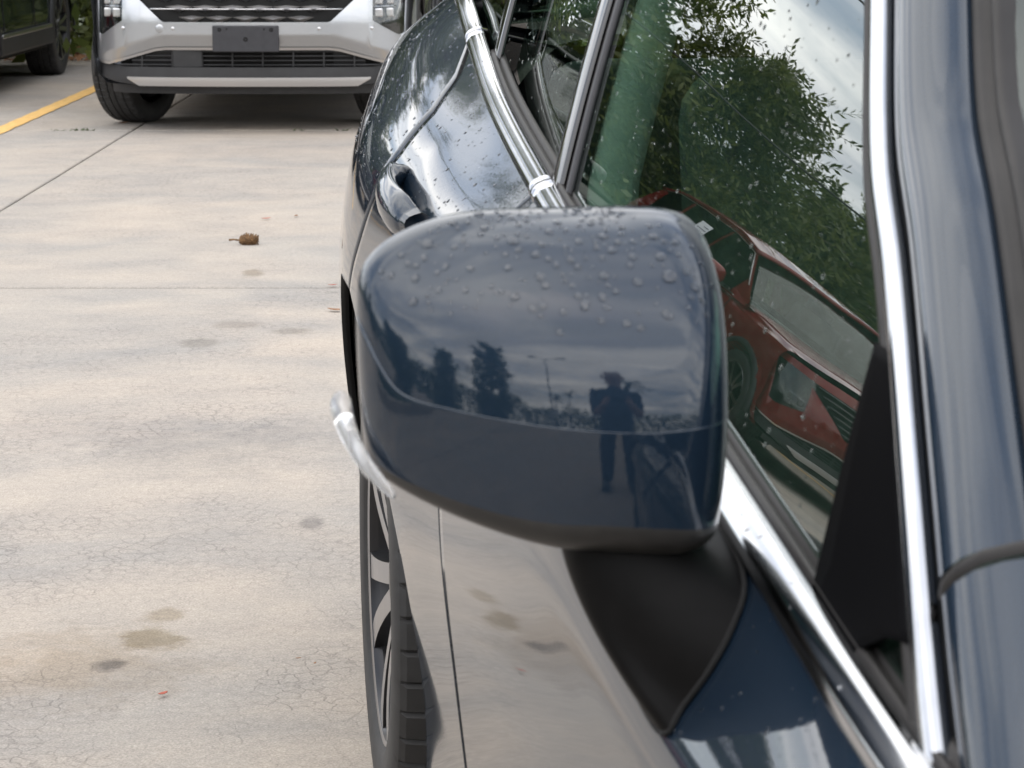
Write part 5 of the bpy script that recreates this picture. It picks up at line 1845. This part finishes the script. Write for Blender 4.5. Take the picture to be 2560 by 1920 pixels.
# ================================================================== PERSON TAKING THE PICTURE (mirrored in the cap)
def person():
    # standing just behind the view point, both hands holding a phone at chest height
    J = {'pelvis': ((0.0, -0.50, 0.98), .150), 'belly': ((0, -0.50, 1.12), .140), 'chest': ((0, -0.49, 1.34), .160), 'neck0': ((0, -0.49, 1.50), .075), 'neck': ((0, -0.47, 1.56), .058), 'head0': ((0, -0.45, 1.63), .085), 'head1': ((0, -0.45, 1.72), .098), 'head2': ((0, -0.46, 1.78), .075)}
    E = [('pelvis', 'belly'), ('belly', 'chest'), ('chest', 'neck0'), ('neck0', 'neck'), ('neck', 'head0'), ('head0', 'head1'), ('head1', 'head2')]
    for sg, n in ((-1, 'l'), (1, 'r')):
        J.update({'hip' + n: ((sg * .10, -0.50, .93), .125), 'knee' + n: ((sg * .12, -0.48, .51), .092), 'ankle' + n: ((sg * .13, -0.52, .11), .072), 'heel' + n: ((sg * .13, -0.52, .05), .045), 'toe' + n: ((sg * .15, -0.34, .04), .040),
                  'sh' + n: ((sg * .185, -0.49, 1.44), .075), 'el' + n: ((sg * .195, -0.38, 1.15), .047), 'wr' + n: ((sg * .10, -0.115, 1.24), .030), 'palm' + n: ((sg * .088, -0.07, 1.275), .030)})
        E += [('pelvis', 'hip' + n), ('hip' + n, 'knee' + n), ('knee' + n, 'ankle' + n), ('ankle' + n, 'heel' + n), ('heel' + n, 'toe' + n), ('chest', 'sh' + n), ('sh' + n, 'el' + n), ('el' + n, 'wr' + n), ('wr' + n, 'palm' + n)]
        for k in range(4):
            a = 'f%d%s' % (k, n); L_ = (0.026, 0.029, 0.027, 0.021)[k]
            J[a + 'a'] = ((sg * .084, -0.050, 1.255 + .017 * k), .0095); J[a + 'b'] = ((sg * (.084 - L_ * .2), -0.028, 1.258 + .017 * k), .0085); J[a + 'c'] = ((sg * (.084 - L_ * .9), -0.018, 1.260 + .017 * k), .0075)
            E += [('palm' + n, a + 'a'), (a + 'a', a + 'b'), (a + 'b', a + 'c')]
        J['t' + n + 'a'] = ((sg * .070, -0.078, 1.290), .010); J['t' + n + 'b'] = ((sg * .045, -0.072, 1.305), .008)
        E += [('palm' + n, 't' + n + 'a'), ('t' + n + 'a', 't' + n + 'b')]
    keys = list(J); me = bpy.data.meshes.new('person')
    me.from_pydata([J[k][0] for k in keys], [(keys.index(a), keys.index(b)) for a, b in E], [])
    o = bpy.data.objects.new('person', me); col.objects.link(o)
    o.modifiers.new('skin', 'SKIN')
    for k, sv_ in zip(keys, me.skin_vertices[0].data):
        sv_.radius = (J[k][1], J[k][1] * (0.72 if k in ('pelvis', 'belly', 'chest') else 1.0)); sv_.use_root = (k == 'pelvis')
    s = o.modifiers.new('s', 'SUBSURF'); s.levels = 2; s.render_levels = 2
    dg = bpy.context.evaluated_depsgraph_get()
    nm = bpy.data.meshes.new_from_object(o.evaluated_get(dg))
    o.modifiers.clear(); o.data = nm
    nm.materials.clear()
    for q in (M_SKIN, M_SHIRT, M_JEANS, M_BLACK, M_HAIR): nm.materials.append(q)
    for pl in nm.polygons:
        c = pl.center; pl.use_smooth = True
        if c.z < 0.09: i = 3
        elif c.z < 1.0 and c.y < -0.2: i = 2
        elif c.z > 1.755 or (c.z > 1.64 and c.y < -0.475): i = 4
        elif c.z > 1.535: i = 0
        elif c.y > -0.33: i = 0
        else: i = 1
        pl.material_index = i
    return o
pers = person()
PX, PY = 0.17, -0.10
pers.location = (PX, PY, 0)
tag(pers, 'standing person in dark shirt and jeans mirrored in the wing mirror cap', 'person')
# face
m = MB()
for sg in (-1, 1):
    v, f = lathe([(-.004, 0.0), (-.003, .008), (0, .012)], 10); m.add([(y + sg * .034, -x * -1 - 0.352 + 0.0, z + 1.715) for x, y, z in v], f)
m.build('eyes', M_PAPER, pers, True)
m = MB(); m.add([(-.012, -.358, 1.665), (.012, -.358, 1.665), (0, -.328, 1.672), (0, -.352, 1.712)], [(0, 2, 3), (2, 1, 3), (0, 1, 2)]); m.build('nose', M_SKIN, pers, True)
m = MB(); m.box((0, -.362, 1.638), (.045, .012, .008)); m.build('mouth', M_DRYRED, pers)
for sg in (-1, 1):
    m = MB(); m.tube([(sg * .094, -.455, 1.67), (sg * .104, -.465, 1.70), (sg * .098, -.46, 1.73)], [.008, .013, .008], 8); m.build('ear', M_SKIN, pers, True)
ph = MB(); ph.box((0, 0, 0), (0.155, 0.009, 0.075))
phone = ph.build('phone', M_GLOSSB); bevel(phone, 0.008, 3)
phone.location = (PX, PY - 0.045, 1.285)
tag(phone, 'black phone held sideways by the standing person', 'phone')
